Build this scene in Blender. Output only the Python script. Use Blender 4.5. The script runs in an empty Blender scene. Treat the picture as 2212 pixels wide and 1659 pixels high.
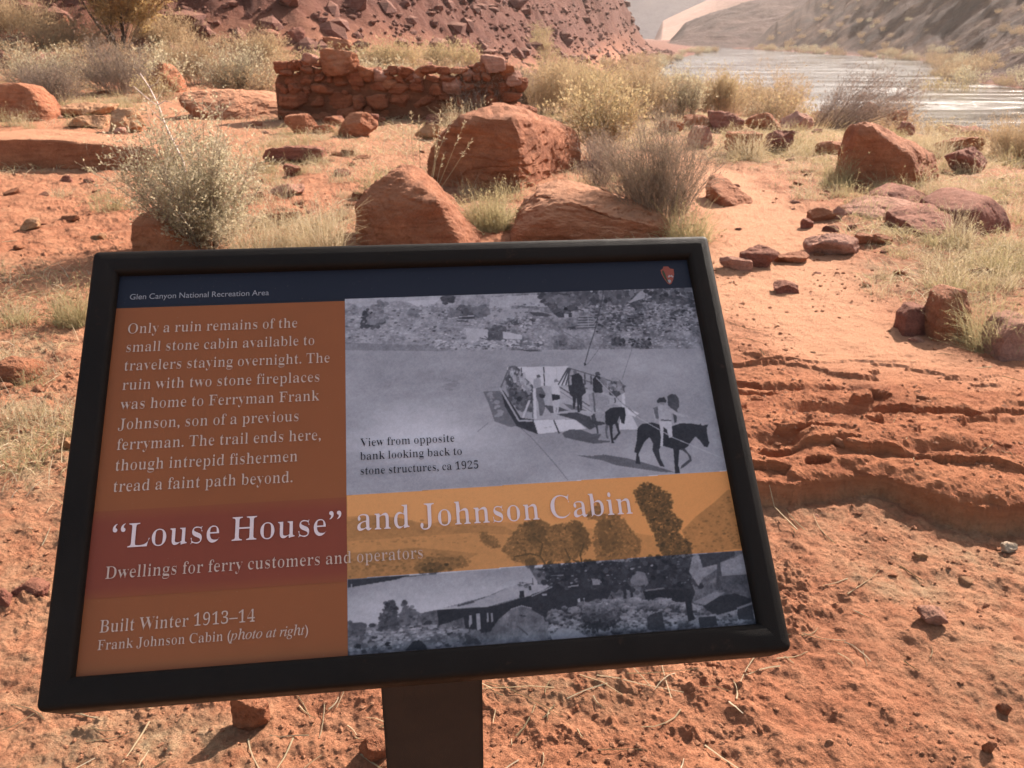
import bpy, bmesh, math, json
import numpy as np
from mathutils import Vector
R = math.radians
S = bpy.context.scene
COL = S.collection
rng = np.random.default_rng(7)

# ------------------------------------------------------------------ camera
CAMZ, PITCH = 1.55, R(22.0)
FPX, CX, CY = 1852.0, 1106.0, 829.5          # focal length and centre, in 2212-pixel-wide units
cam = bpy.data.objects.new('camera', bpy.data.cameras.new('camera')); COL.objects.link(cam)
cam.location = (0, 0, CAMZ); cam.rotation_euler = (R(90) - PITCH, 0, 0)
cam.data.sensor_width = 4.8; cam.data.lens = 4.8*FPX/2212.0
cam.data.clip_start = 0.02; cam.data.clip_end = 6000
cam.data.dof.use_dof = True; cam.data.dof.focus_distance = 1.32; cam.data.dof.aperture_fstop = 2.0
S.camera = cam

# ------------------------------------------------------------------ light
SUN_EL, SUN_AZ = R(34), R(37)                # azimuth measured from +Y towards +X
w = bpy.data.worlds.new('World'); S.world = w; w.use_nodes = True
wn = w.node_tree; bg = wn.nodes['Background']
sky = wn.nodes.new('ShaderNodeTexSky'); sky.sky_type = 'NISHITA'; sky.sun_disc = False
sky.sun_elevation = SUN_EL; sky.sun_rotation = SUN_AZ; sky.altitude = 950
sky.air_density = 1.0; sky.dust_density = 2.0; sky.ozone_density = 1.0
wb = wn.nodes.new('ShaderNodeMix'); wb.data_type = 'RGBA'; wb.blend_type = 'MULTIPLY'; wb.inputs[0].default_value = 1.0   # daylight white balance
wn.links.new(sky.outputs[0], wb.inputs[6]); wb.inputs[7].default_value = (1.0, 0.83, 0.65, 1); wn.links.new(wb.outputs[2], bg.inputs[0]); bg.inputs[1].default_value = 0.14
sun = bpy.data.objects.new('sun', bpy.data.lights.new('sun', 'SUN')); COL.objects.link(sun)
sun.data.energy = 5.0; sun.data.angle = R(0.5); sun.data.color = (1.0, 0.885, 0.79)
sd = Vector((math.cos(SUN_EL)*math.sin(SUN_AZ), math.cos(SUN_EL)*math.cos(SUN_AZ), math.sin(SUN_EL)))
sun.rotation_euler = sd.to_track_quat('Z', 'Y').to_euler()
S.view_settings.view_transform = 'Standard'; S.view_settings.look = 'None'
S.view_settings.exposure = 1.45; S.view_settings.gamma = 1.0
S.cycles.max_bounces = 6; S.cycles.diffuse_bounces = 3; S.cycles.glossy_bounces = 3
S.cycles.transparent_max_bounces = 6; S.cycles.caustics_reflective = False; S.cycles.caustics_refractive = False
S.cycles.sample_clamp_indirect = 6.0

# ------------------------------------------------------------------ helpers: objects
def tag(o, label=None, cat=None, group=None, kind=None):
    if label: o['label'] = label
    if cat: o['category'] = cat
    if group: o['group'] = group
    if kind: o['kind'] = kind
    return o
def empty(name, loc, rz=0.0):
    o = bpy.data.objects.new(name, None); COL.objects.link(o)
    o.location = loc; o.rotation_euler = (0, 0, rz); o.empty_display_size = 0.1
    return o
def mesh_np(name, V, Fs, smooth=True):
    me = bpy.data.meshes.new(name)
    V = np.asarray(V, np.float32)
    if not isinstance(Fs, (list, tuple)): Fs = [Fs]
    Fs = [np.asarray(f, np.int32) for f in Fs if len(f)]
    me.vertices.add(len(V)); me.vertices.foreach_set('co', V.ravel())
    idx = np.concatenate([f.ravel() for f in Fs])
    tot = np.concatenate([np.full(len(f), f.shape[1], np.int32) for f in Fs])
    st = np.concatenate([[0], np.cumsum(tot)[:-1]]).astype(np.int32)
    me.loops.add(len(idx)); me.loops.foreach_set('vertex_index', idx)
    me.polygons.add(len(tot)); me.polygons.foreach_set('loop_start', st); me.polygons.foreach_set('loop_total', tot)
    me.polygons.foreach_set('use_smooth', np.full(len(tot), smooth))
    me.update(calc_edges=True); me.validate()
    return me
def obj(name, me, mat=None, parent=None, loc=None):
    if mat is not None and not me.materials: me.materials.append(mat)
    o = bpy.data.objects.new(name, me); COL.objects.link(o)
    if parent is not None: o.parent = parent
    if loc is not None: o.location = loc
    return o
def copy_tree(o):
    c = o.copy(); COL.objects.link(c)
    for ch in o.children:
        d = ch.copy(); COL.objects.link(d); d.parent = c
    return c
def setcol(me, name, rgb):
    a = me.attributes.new(name, 'FLOAT_COLOR', 'POINT')
    c = np.ones((len(me.vertices), 4), np.float32); c[:, :rgb.shape[1]] = rgb
    a.data.foreach_set('color', c.ravel())

# ------------------------------------------------------------------ helpers: noise
_T = rng.permutation(4096).astype(np.int64); _VAL = rng.uniform(-1, 1, 4096)
def _h2(i, j, s): return _VAL[_T[(_T[(i + s*131) & 4095] + j) & 4095]]
def _h3(i, j, k, s): return _VAL[_T[(_T[(_T[(i + s*131) & 4095] + j) & 4095] + k) & 4095]]
def n2(x, y, s=0):
    xi = np.floor(x).astype(np.int64); yi = np.floor(y).astype(np.int64)
    u = x - xi; v = y - yi
    u = u*u*u*(u*(u*6 - 15) + 10); v = v*v*v*(v*(v*6 - 15) + 10)
    a = _h2(xi, yi, s); b = _h2(xi+1, yi, s); c = _h2(xi, yi+1, s); d = _h2(xi+1, yi+1, s)
    return (a + (b-a)*u)*(1-v) + (c + (d-c)*u)*v
def fbm(x, y, s=0, oct=4, g=0.5):
    t = 0; a = 1.0; f = 1.0; n = 0
    for i in range(oct):
        ca, sa = math.cos(i*1.1), math.sin(i*1.1)
        t = t + a*n2((x*ca - y*sa)*f + i*17.3, (x*sa + y*ca)*f - i*9.1, s + i); n += a; a *= g; f *= 2.03
    return t/n
def n3(p, s=0):
    q = np.floor(p).astype(np.int64); f = p - q
    f = f*f*f*(f*(f*6 - 15) + 10); i, j, k = q.T; u, v, t = f.T
    def L(a, b, m): return a + (b - a)*m
    x00 = L(_h3(i, j, k, s), _h3(i+1, j, k, s), u); x10 = L(_h3(i, j+1, k, s), _h3(i+1, j+1, k, s), u)
    x01 = L(_h3(i, j, k+1, s), _h3(i+1, j, k+1, s), u); x11 = L(_h3(i, j+1, k+1, s), _h3(i+1, j+1, k+1, s), u)
    return L(L(x00, x10, v), L(x01, x11, v), t)
def fbm3(p, s=0, oct=4, g=0.5):
    t = 0; a = 1.0; f = 1.0; n = 0
    for i in range(oct):
        t = t + a*n3(p*f + i*13.7, s + i); n += a; a *= g; f *= 2.03
    return t/n
def sstep(a, b, x):
    t = np.clip((x - a)/(b - a), 0, 1); return t*t*(3 - 2*t)

# ------------------------------------------------------------------ helpers: photograph pixels (2212 wide) to rays
cp, sp = math.cos(PITCH), math.sin(PITCH)
def ray(px, py):
    a = (px - CX)/FPX; b = (CY - py)/FPX
    return np.array([a, cp + b*sp, -sp + b*cp])
def at_y(px, py, Y):                       # the point of that ray at forward distance Y
    d = ray(px, py); return np.array([0, 0, CAMZ]) + d*(Y/d[1])

# ------------------------------------------------------------------ materials
class NT:
    def __init__(s, name):
        s.m = bpy.data.materials.new(name); s.m.use_nodes = True; s.t = s.m.node_tree
        s.b = s.t.nodes['Principled BSDF']; s.out = s.t.nodes['Material Output']
    def n(s, typ, **kw):
        x = s.t.nodes.new('ShaderNode' + typ)
        for k, v in kw.items(): setattr(x, k, v)
        return x
    def l(s, a, b): s.t.links.new(a, b)
    def coord(s, kind='Object'): return s.n('TexCoord').outputs[kind]
    def noise(s, vec, scale, detail=4, rough=0.55, dist=0.0):
        x = s.n('TexNoise'); x.inputs['Scale'].default_value = scale; x.inputs['Detail'].default_value = detail
        x.inputs['Roughness'].default_value = rough; x.inputs['Distortion'].default_value = dist
        s.l(vec, x.inputs['Vector']); return x.outputs['Fac']
    def ramp(s, fac, stops):
        x = s.n('ValToRGB'); e = x.color_ramp.elements
        while len(e) < len(stops): e.new(0.5)
        for el, (p, c) in zip(e, stops):
            el.position = p; el.color = (c[0], c[1], c[2], 1) if hasattr(c, '__len__') else (c, c, c, 1)
        s.l(fac, x.inputs[0]); return x.outputs[0]
    def mix(s, fac, a, b, blend='MIX'):
        x = s.n('Mix', data_type='RGBA', blend_type=blend)
        for v, i in ((fac, 0), (a, 6), (b, 7)):
            if hasattr(v, 'is_output'): s.l(v, x.inputs[i])
            elif i == 0: x.inputs[0].default_value = v
            else: x.inputs[i].default_value = (v[0], v[1], v[2], 1)
        return x.outputs[2]
    def math(s, op, a, b=0.0):
        x = s.n('Math', operation=op)
        for v, i in ((a, 0), (b, 1)):
            if hasattr(v, 'is_output'): s.l(v, x.inputs[i])
            else: x.inputs[i].default_value = v
        return x.outputs[0]
    def attr(s, name): x = s.n('Attribute'); x.attribute_name = name; return x
    def bump(s, h, strength=0.5, dist=0.01, prev=None):
        x = s.n('Bump'); x.inputs['Strength'].default_value = strength; x.inputs['Distance'].default_value = dist
        s.l(h, x.inputs['Height'])
        if prev is not None: s.l(prev, x.inputs['Normal'])
        return x.outputs[0]
    def scale(s, vec, xyz):
        x = s.n('Mapping'); x.inputs['Scale'].default_value = xyz; s.l(vec, x.inputs[0]); return x.outputs[0]
    def set(s, color=None, rough=None, normal=None, spec=None):
        b = s.b
        if color is not None:
            if hasattr(color, 'is_output'): s.l(color, b.inputs['Base Color'])
            else: b.inputs['Base Color'].default_value = (*color, 1)
        if rough is not None:
            if hasattr(rough, 'is_output'): s.l(rough, b.inputs['Roughness'])
            else: b.inputs['Roughness'].default_value = rough
        if normal is not None: s.l(normal, b.inputs['Normal'])
        if spec is not None: b.inputs['Specular IOR Level'].default_value = spec
        return s.m

def m_ground():
    t = NT('red_soil'); P = t.coord('Object'); a = t.attr('mask'); sep = t.n('SeparateColor'); t.l(a.outputs['Color'], sep.inputs[0])
    litter, rock, scrub = sep.outputs[0], sep.outputs[1], sep.outputs[2]; trail = a.outputs['Alpha']
    n1 = t.noise(P, 0.9, 5, 0.6); n2_ = t.noise(P, 7, 6, 0.65); n3_ = t.noise(P, 60, 5, 0.7)
    soil = t.ramp(n2_, [(0.28, (0.28, 0.094, 0.048)), (0.48, (0.44, 0.182, 0.097)), (0.7, (0.55, 0.268, 0.150))])
    soil = t.mix(t.math('MULTIPLY', n1, 0.55), soil, (0.50, 0.222, 0.117))
    patch = t.ramp(t.noise(P, 1.7, 6, 0.7, 0.5), [(0.42, 0.0), (0.62, 0.38)]); soil = t.mix(patch, soil, (0.30, 0.098, 0.048))
    grain = t.ramp(n3_, [(0.32, 0.62), (0.5, 1.03), (0.72, 1.25)])
    soil = t.mix(1.0, soil, grain, 'MULTIPLY')
    soil = t.mix(t.math('MULTIPLY', trail, 0.75), soil, (0.65, 0.335, 0.190))
    lit = t.ramp(t.noise(P, 22, 5, 0.7), [(0.3, (0.20, 0.13, 0.075)), (0.52, (0.40, 0.29, 0.17)), (0.75, (0.52, 0.41, 0.26))])
    lf = t.math('MULTIPLY', litter, t.ramp(t.noise(P, 9, 5, 0.7), [(0.34, 0.0), (0.6, 1.0)]))
    soil = t.mix(lf, soil, lit)
    st = t.noise(t.scale(P, (1.5, 1.5, 16)), 3.0, 5, 0.65)
    rk = t.ramp(st, [(0.3, (0.33, 0.11, 0.052)), (0.55, (0.47, 0.18, 0.085)), (0.75, (0.54, 0.23, 0.115))])
    soil = t.mix(rock, soil, rk)
    scr = t.ramp(t.noise(P, 0.5, 6, 0.7), [(0.32, (0.08, 0.028, 0.02)), (0.5, (0.135, 0.048, 0.034)), (0.7, (0.19, 0.085, 0.06))])
    soil = t.mix(scrub, soil, scr)
    var = t.ramp(t.noise(P, 0.11, 7, 0.7), [(0.35, (0.030, 0.012, 0.007)), (0.52, (0.068, 0.028, 0.016)), (0.68, (0.15, 0.078, 0.040))])
    soil = t.mix(t.attr('varnish').outputs['Fac'], soil, var)
    b1 = t.bump(t.noise(P, 38, 6, 0.75), 0.9, 0.035); b2 = t.bump(t.noise(P, 170, 4, 0.75), 0.8, 0.010, b1)
    b3 = t.n('Bump'); b3.inputs['Distance'].default_value = 1.2; t.l(t.math('MULTIPLY', scrub, 0.9), b3.inputs['Strength']); t.l(t.noise(P, 0.55, 8, 0.72, 0.4), b3.inputs['Height']); t.l(b2, b3.inputs['Normal'])
    return t.set(soil, 0.95, b3.outputs[0], 0.15)
def m_rock(name, dark, mid, light, dust_and_light=0.35, band=1.0):
    t = NT(name); P = t.coord('Object')
    n = t.noise(P, 5, 7, 0.62, 0.4); c = t.ramp(n, [(0.28, dark), (0.5, mid), (0.74, light)])
    big = t.ramp(t.noise(P, 1.6, 6, 0.7, 0.8), [(0.44, 0.0), (0.62, 0.7)]); c = t.mix(big, c, tuple(v*0.72 for v in dark))   # desert varnish
    st = t.noise(t.scale(P, (0.8, 0.8, 9)), 2.2, 5, 0.6); c = t.mix(0.38*band, c, t.ramp(st, [(0.35, dark), (0.6, light)]))
    g = t.ramp(t.noise(P, 70, 4, 0.7), [(0.3, 0.72), (0.5, 1.0), (0.7, 1.18)]); c = t.mix(1.0, c, g, 'MULTIPLY')
    ge = t.n('NewGeometry'); sx = t.n('SeparateXYZ'); t.l(ge.outputs['Normal'], sx.inputs[0])
    up = t.ramp(sx.outputs[2], [(0.45, 0.0), (0.95, dust_and_light)])
    c = t.mix(up, c, (0.54, 0.26, 0.145))       # thin wind-blown sand on tops; full strength paints in sunlit ledge tops
    b1 = t.bump(t.noise(P, 11, 8, 0.72, 0.3), 1.0, 0.07); b2 = t.bump(t.noise(P, 70, 5, 0.75), 0.8, 0.012, b1)
    return t.set(c, 0.92, b2, 0.2)
def m_leaf(name, cols, transl=0.45, rough=0.8):
    t = NT(name); ge = t.n('NewGeometry'); c = t.ramp(ge.outputs['Random Per Island'], [(i/(len(cols)-1), k) for i, k in enumerate(cols)])
    t.b.inputs['Specular IOR Level'].default_value = 0.25; t.set(c, rough)
    tr = t.n('BsdfTranslucent'); t.l(c, tr.inputs[0]); mx = t.n('MixShader'); mx.inputs[0].default_value = transl
    t.l(t.b.outputs[0], mx.inputs[1]); t.l(tr.outputs[0], mx.inputs[2]); t.l(mx.outputs[0], t.out.inputs[0])
    return t.m
M = {}
M['ground'] = m_ground()
M['rock'] = m_rock('red_sandstone', (0.25, 0.085, 0.042), (0.40, 0.15, 0.075), (0.50, 0.205, 0.105))
M['maroon'] = m_rock('maroon_sandstone', (0.17, 0.06, 0.042), (0.29, 0.105, 0.072), (0.40, 0.17, 0.12), 0.25)
M['tan'] = m_rock('tan_sandstone', (0.36, 0.18, 0.085), (0.50, 0.27, 0.14), (0.60, 0.36, 0.21), 0.3)
M['pink'] = m_rock('pale_pink_sandstone', (0.34, 0.15, 0.10), (0.47, 0.235, 0.17), (0.58, 0.33, 0.25), 0.3)
M['white'] = m_rock('cream_stone', (0.5, 0.36, 0.24), (0.66, 0.52, 0.38), (0.74, 0.62, 0.48), 0.1)
M['ruin'] = m_rock('ruin_sandstone', (0.17, 0.05, 0.026), (0.30, 0.095, 0.048), (0.41, 0.15, 0.075), 0.25)
M['ledge'] = m_rock('sunlit_top_ledge_rock', (0.25, 0.085, 0.042), (0.40, 0.15, 0.075), (0.50, 0.205, 0.105), 1.0)  # tops tinted pale at full strength to paint in a sunlit strip
M['crumb'] = m_rock('soil_crumb', (0.38, 0.15, 0.08), (0.49, 0.215, 0.115), (0.58, 0.29, 0.165), 0.4)
M['mud'] = m_rock('mud_mortar', (0.12, 0.045, 0.025), (0.2, 0.075, 0.04), (0.28, 0.11, 0.06), 0.2)
M['hillrock'] = m_rock('talus_rock', (0.10, 0.037, 0.027), (0.17, 0.068, 0.05), (0.30, 0.15, 0.115), 0.2)
M['sage'] = m_leaf('sage_leaves', [(0.38, 0.33, 0.21), (0.50, 0.43, 0.29), (0.42, 0.37, 0.23), (0.60, 0.52, 0.38)], 0.55)
M['graytwig'] = m_leaf('grey_twigs', [(0.138, 0.0968, 0.0769), (0.233, 0.174, 0.144), (0.36, 0.271, 0.215), (0.276, 0.194, 0.154)], 0.3)
M['paletwig'] = m_leaf('pale_grey_twigs', [(0.36, 0.29, 0.21), (0.48, 0.40, 0.30), (0.28, 0.23, 0.16), (0.55, 0.47, 0.36)], 0.45)
M['straw'] = m_leaf('straw', [(0.46, 0.35, 0.21), (0.57, 0.46, 0.30), (0.37, 0.29, 0.165), (0.64, 0.55, 0.40)], 0.42)
M['grass'] = m_leaf('half_dry_grass', [(0.40, 0.32, 0.175), (0.33, 0.275, 0.14), (0.49, 0.40, 0.235), (0.28, 0.245, 0.115)], 0.46)
M['tanbrush'] = m_leaf('tan_brush', [(0.40, 0.275, 0.155), (0.50, 0.355, 0.215), (0.31, 0.225, 0.135), (0.46, 0.36, 0.215)], 0.45)
M['yellow'] = m_leaf('yellow_brush', [(0.42, 0.31, 0.16), (0.49, 0.37, 0.20), (0.32, 0.26, 0.14), (0.53, 0.43, 0.26)], 0.45)
M['gold'] = m_leaf('golden_willow_leaves', [(0.50, 0.335, 0.14), (0.60, 0.42, 0.20), (0.38, 0.26, 0.12), (0.64, 0.49, 0.27)], 0.5)
M['greyfuzz'] = m_leaf('grey_feathery_brush', [(0.212, 0.16, 0.118), (0.297, 0.222, 0.164), (0.159, 0.126, 0.0924), (0.36, 0.271, 0.185)], 0.4)
M['bark'] = m_leaf('dark_bark', [(0.0583, 0.0368, 0.0287), (0.106, 0.0678, 0.0512), (0.148, 0.0968, 0.0769)], 0.0)
M['deadwood'] = m_leaf('bleached_wood', [(0.445, 0.348, 0.297), (0.636, 0.513, 0.461)], 0.0)
# ------------------------------------------------------------------ terrain
WATER = -3.5
LB = np.array([(140,-80),(70,0),(40,28),(27,48),(20,80),(19,127),(41,218),(85,376),(100,470),(130,560)], float)   # near shore
RB = np.array([(1600,900),(420,700),(200,600),(140,560),(108,468),(104,323),(94,210),(55,118),(51,90),(88,55),(150,10),(220,-60)], float)        # far shore
HB = np.array([(-160,20),(-30,40),(-8,53),(6,82),(19,155),(46,290),(49,312),(20,360),(-80,450),(-400,600)], float)    # foot of the red hill
def seg_d(P, poly):
    best = np.full(len(P), 1e9); sgn = np.zeros(len(P))
    for a, b in zip(poly[:-1], poly[1:]):
        e = b - a; q = P - a; t = np.clip(q@e/(e@e), 0, 1)
        d2 = ((q - t[:, None]*e)**2).sum(1); c = e[0]*q[:, 1] - e[1]*q[:, 0]
        m = d2 < best; best[m] = d2[m]; sgn[m] = np.sign(c[m])
    return np.sqrt(best)*np.where(sgn == 0, 1, sgn)
FRONT = np.array([at_y(x, y, 1.0) for x, y in []])
def gflat(px, py, z=0.0):
    d = ray(px, py); t = (z - CAMZ)/d[2]; return np.array([d[0]*t, d[1]*t])
LEDGE = np.array([gflat(x, y) for x, y in ((1500,1085),(1640,1098),(1720,1104),(1800,1085),(1900,1082),(1985,1110),(2060,1135),(2140,1142),(2260,1135),(2500,1150))])
TRAIL = np.array([gflat(x, y) for x, y in ((2700,1250),(2330,1010),(1950,830),(1740,700),(1690,600),(1660,520),(1600,440),(1545,385),(1490,360),(1380,345))])
def polydist(P, poly):
    best = np.full(len(P), 1e9)
    for a, b in zip(poly[:-1], poly[1:]):
        e = b - a; q = P - a; t = np.clip(q@e/(e@e), 0, 1)
        best = np.minimum(best, ((q - t[:, None]*e)**2).sum(1))
    return np.sqrt(best)
HOLL = [((1790,905),.20,.06,.05),((1930,935),.26,.10,.022),((1660,1010),.12,.10,.05),((1700,860),.12,.03,.03),((1800,855),.16,.03,.03),((2050,1040),.2,.05,.04),((1640,790),.10,.05,.03),((1700,775),.1,.03,.02)]
HOLL = [(gflat(*c), a, b, d) for c, a, b, d in HOLL]
def terrain(P, fine=True):
    x, y = P[:, 0], P[:, 1]; r = np.hypot(x, y)
    z = 0.05*fbm(x*0.25, y*0.25, 3, 3) + 0.35*fbm(x*0.03, y*0.03, 5, 3)*sstep(14, 40, r)
    z += 0.010*np.clip(-x - 3, 0, 30)*sstep(10, 30, y)*1.5 - 0.014*np.clip(x - 2, 0, 40)*sstep(10, 25, y)
    mask = np.zeros((len(P), 4))
    dl = seg_d(P, LB); dr = seg_d(P, RB)               # >0 on land left of the near shore; >0 right of far shore chain reversed
    wob = 2.5*fbm(x*0.06, y*0.06, 11, 3)
    land = dl + wob
    bank = WATER - 0.12*np.clip(-land, 0, 8) + 0
    k = sstep(0, 40, land)
    z = np.where(land < 40, (WATER - 0.1 - 0.35*np.clip(-land, 0, 10)*1.0)*(1 - k) + z*k, z)
    lr = dr + 1.5*fbm(x*0.05, y*0.05, 13, 3)
    zr = WATER - 0.3 + 0.14*np.clip(lr, 0, 9) + 0.95*np.clip(lr - 9, 0, 100)*(0.8 + 0.35*fbm(x*0.012, y*0.012, 21, 4)) + 1.6*fbm(x*0.22, y*0.22, 23, 4)*sstep(4, 14, lr)
    zr += (6.0*fbm(x*0.03, y*0.03, 25, 5, .6) + 3.0*np.abs(fbm(x*0.08, y*0.08, 27, 4)))*sstep(6, 40, lr)
    right = lr > 0
    z = np.where(right, zr, z)
    mask[:, 2] = np.where(right, 0.95*sstep(0, 4, lr), 0)
    # the red talus hill
    hd = seg_d(P, HB) + 3.0*fbm(x*0.05, y*0.05, 31, 4)
    steep = 0.55 + 0.55*sstep(90, 260, r)
    hh = steep*np.clip(hd, 0, 120)*sstep(-2, 12, hd)
    rough = sstep(2, 14, hd)
    hh += rough*(2.2*fbm(x*0.09, y*0.09, 33, 5, .6) + 1.9*np.abs(fbm(x*0.33, y*0.33, 35, 5, .6)) + 2.6*np.abs(fbm(x*0.16 + y*0.05, y*0.05, 37, 3))*sstep(100, 200, r))
    z = np.where((hd > -2) & ~right, z + hh, z)
    mask[:, 2] = np.maximum(mask[:, 2], 0.95*sstep(1, 8, hd))
    mask[:, 2] = np.maximum(mask[:, 2], 0.8*sstep(120, 260, r))
    # near soil
    tr = sstep(0.75, 0.25, polydist(P, TRAIL) + 0.25*fbm(x*1.5, y*1.5, 41, 3)) * (r < 16)
    near = sstep(30, 8, r)
    lump = fbm(x*3.1, y*3.1, 43, 4, 0.6)
    fineN = fbm(x*17, y*17, 47, 4, 0.6); cl = fbm(x*9, y*9, 51, 3, 0.55); c2 = fbm(x*40, y*40, 49, 2, 0.6)
    amp = (1 - 0.55*tr)*near
    z += near*0.028*lump*(1 - 0.3*tr) + 0.07*(1 - .6*tr)*sstep(4, 9, r)*sstep(60, 25, r)*np.abs(fbm(x*1.3, y*1.3, 45, 5, .6)) + amp*(0.009*np.clip(cl, 0, 1)**1.3*2.0 + 0.009*fineN + 0.006*np.clip(c2 - 0.05, 0, 1)**1.2 - 0.005*np.clip(-c2 - .2, 0, 1)) - amp*0.02*np.clip(-cl - 0.25, 0, 1)
    pr = sstep(0.12, 0.4, fbm(x*2.3, y*2.3, 53, 3)); z += amp*pr*0.016*np.abs(fineN)**1.5*1.6     # churned patches
    mask[:, 3] = tr
    # litter patches (dry grass), placed where the photograph shows pale ground
    lit = sstep(-0.05, 0.35, fbm(x*0.55, y*0.55, 57, 4))*0.38*(1 - tr)
    for (px, py), a, b, s in LIT:
        g = gflat(px, py); lit = np.maximum(lit, s*np.exp(-(((x-g[0])/a)**2 + ((y-g[1])/b)**2)))
    mask[:, 0] = np.clip(lit*(1 - 0.8*tr), 0, 1)*(1 - mask[:, 2])
    # bedrock ledge on the right of the sign
    fx = np.interp(x, LEDGE[:, 0], LEDGE[:, 1]); t = y - fx + 0.03*fbm(x*6, y*2, 61, 3) + 0.016*fbm(x*24, y*12, 62, 3)
    inl = sstep(0.25, 0.55, x)*(y < 6.5)
    left_fade = sstep(0.15, 0.7, x)
    plate = sstep(-0.012, 0.03, t)*(1 - sstep(0.9, 1.9, t))
    q = 3.2*(fbm(x*0.9 + 0.3*y, y*2.6, 63, 4, 0.55) + 0.15) + 0.16*fbm(x*9, y*14, 64, 3)
    fl = np.floor(q); fr = q - fl; ter = (fl + sstep(0.0, 0.09, fr))/3.2
    edgefade = 1 - sstep(1.55, 2.05, x - 0.25*(y - 2.6))
    lh = 0.085*np.where(x > 1.6, 1, 1)*plate*(1 - 0.45*sstep(0.3, 1.6, t)) + 0.12*ter*plate*sstep(0.0, 0.12, t)*(0.35 + 0.65*edgefade)
    for c, a, b, d in HOLL:
        lh -= d*plate*np.clip(1.4*np.exp(-(((x-c[0])/a)**2 + ((y-c[1])/b)**2)**1.4), 0, 1)
    lh += plate*(0.014*fbm(x*14, y*22, 67, 4, 0.6) - 0.016*np.abs(fbm(x*7, y*13, 68, 4, 0.6))*sstep(.05, .2, t))
    z = z*(1 - 0.6*plate*inl*left_fade) + lh*inl*left_fade
    mask[:, 1] = plate*inl*left_fade*sstep(-0.35, 0.1, ter + 0.3*edgefade + 0.2*fbm(x*5, y*5, 69, 2))
    # flat around the sign post
    return z, mask
LIT = [((1300,235),9,9,.95),((1500,222),6,8,.95),((1700,240),5,6,.9),((250,150),14,14,.8),((2150,300),4,4,.8),((60,760),.25,.35,.9),((40,950),.3,.5,.95),((90,1020),.25,.3,.8),((300,1620),.35,.15,.8),((1650,620),.25,.3,.7),((2000,520),.7,.7,.9),((1950,600),.5,.5,.85),((2120,570),.6,.9,.9),
       ((2060,650),.35,.3,.7),((1050,460),.5,.6,.9),((650,490),.6,.5,.8),((300,400),.6,1.0,.5),((100,370),.9,.7,.55),((2080,390),1.2,1.4,.85),((1650,330),1.6,2.2,.9),((1800,380),.9,1.0,.6),
       ((180,230),2.5,3,.8),((700,300),2,1.4,.55),((1300,300),2,3,.85),((1950,1260),.2,.15,.7),((2120,1200),.2,.12,.6),((1450,560),.5,.6,.8),((1230,1500),.2,.1,.5),((50,1250),.2,.2,.5),((900,300),1.2,1.2,.5)]
def build_terrain():
    rows = [0.35]
    while rows[-1] < 1.2: rows.append(rows[-1] + 0.06)
    while rows[-1] < 2600:
        r = rows[-1]; px = 1.05*(r*r + CAMZ*CAMZ)/CAMZ/(855.0); rows.append(r + min(px, 0.0105*r) if r < 420 else r*1.05)
    r = np.array(rows)
    az = np.concatenate([np.linspace(-180, -46, 40)[:-1], np.linspace(-46, 46, 1180), np.linspace(46, 180, 40)[1:-1]])
    a = np.radians(az); n, m = len(r), len(a)
    X = np.outer(r, np.sin(a)); Y = np.outer(r, np.cos(a)); P = np.stack([X.ravel(), Y.ravel()], 1)
    z, mask = terrain(P); V = np.column_stack([P, z])
    i = np.arange(n-1)[:, None]*m; j = np.arange(m)[None, :]; j2 = (j+1) % m
    F = np.stack([(i+j).ravel(), (i+m+j).ravel(), (i+m+j2).ravel(), (i+j2).ravel()], 1)[:, ::-1]
    c = len(V); V = np.vstack([V, [0, 0, -0.02]]); mask = np.vstack([mask, [0, 0, 0, 0]])
    jj = np.arange(m); F3 = np.stack([np.full(m, c), jj, (jj+1) % m], 1)[:, ::-1]
    me = mesh_np('ground', V, [F, F3]); va = me.attributes.new('varnish', 'FLOAT', 'POINT'); va.data.foreach_set('value', np.concatenate([sstep(2, 9, seg_d(P, RB)), [0]]).astype(np.float32)); at = me.attributes.new('mask', 'FLOAT_COLOR', 'POINT'); at.data.foreach_set('color', mask.astype(np.float32).ravel())
    rf = np.repeat(r[:-1], m); sm = np.concatenate([rf > 14, np.ones(m, bool)]); me.polygons.foreach_set('use_smooth', sm)
    o = obj('ground', me, M['ground']); tag(o, kind='structure')
    print('terrain', n, m, len(V))
build_terrain()
def H(x, y): return float(terrain(np.array([[x, y]], float))[0][0])
def HV(P): return terrain(np.asarray(P, float))[0]
def gp(px, py):                              # ground point seen at a pixel: march along the ray
    d = ray(px, py); o = np.array([0, 0, CAMZ])
    t = np.concatenate([np.linspace(0.8, 30, 600), np.geomspace(30.1, 700, 500)])
    Q = o + t[:, None]*d; h = HV(Q[:, :2]); k = np.argmax(Q[:, 2] < h)
    return Q[k] if Q[k, 2] < h[k] else Q[-1]

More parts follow.
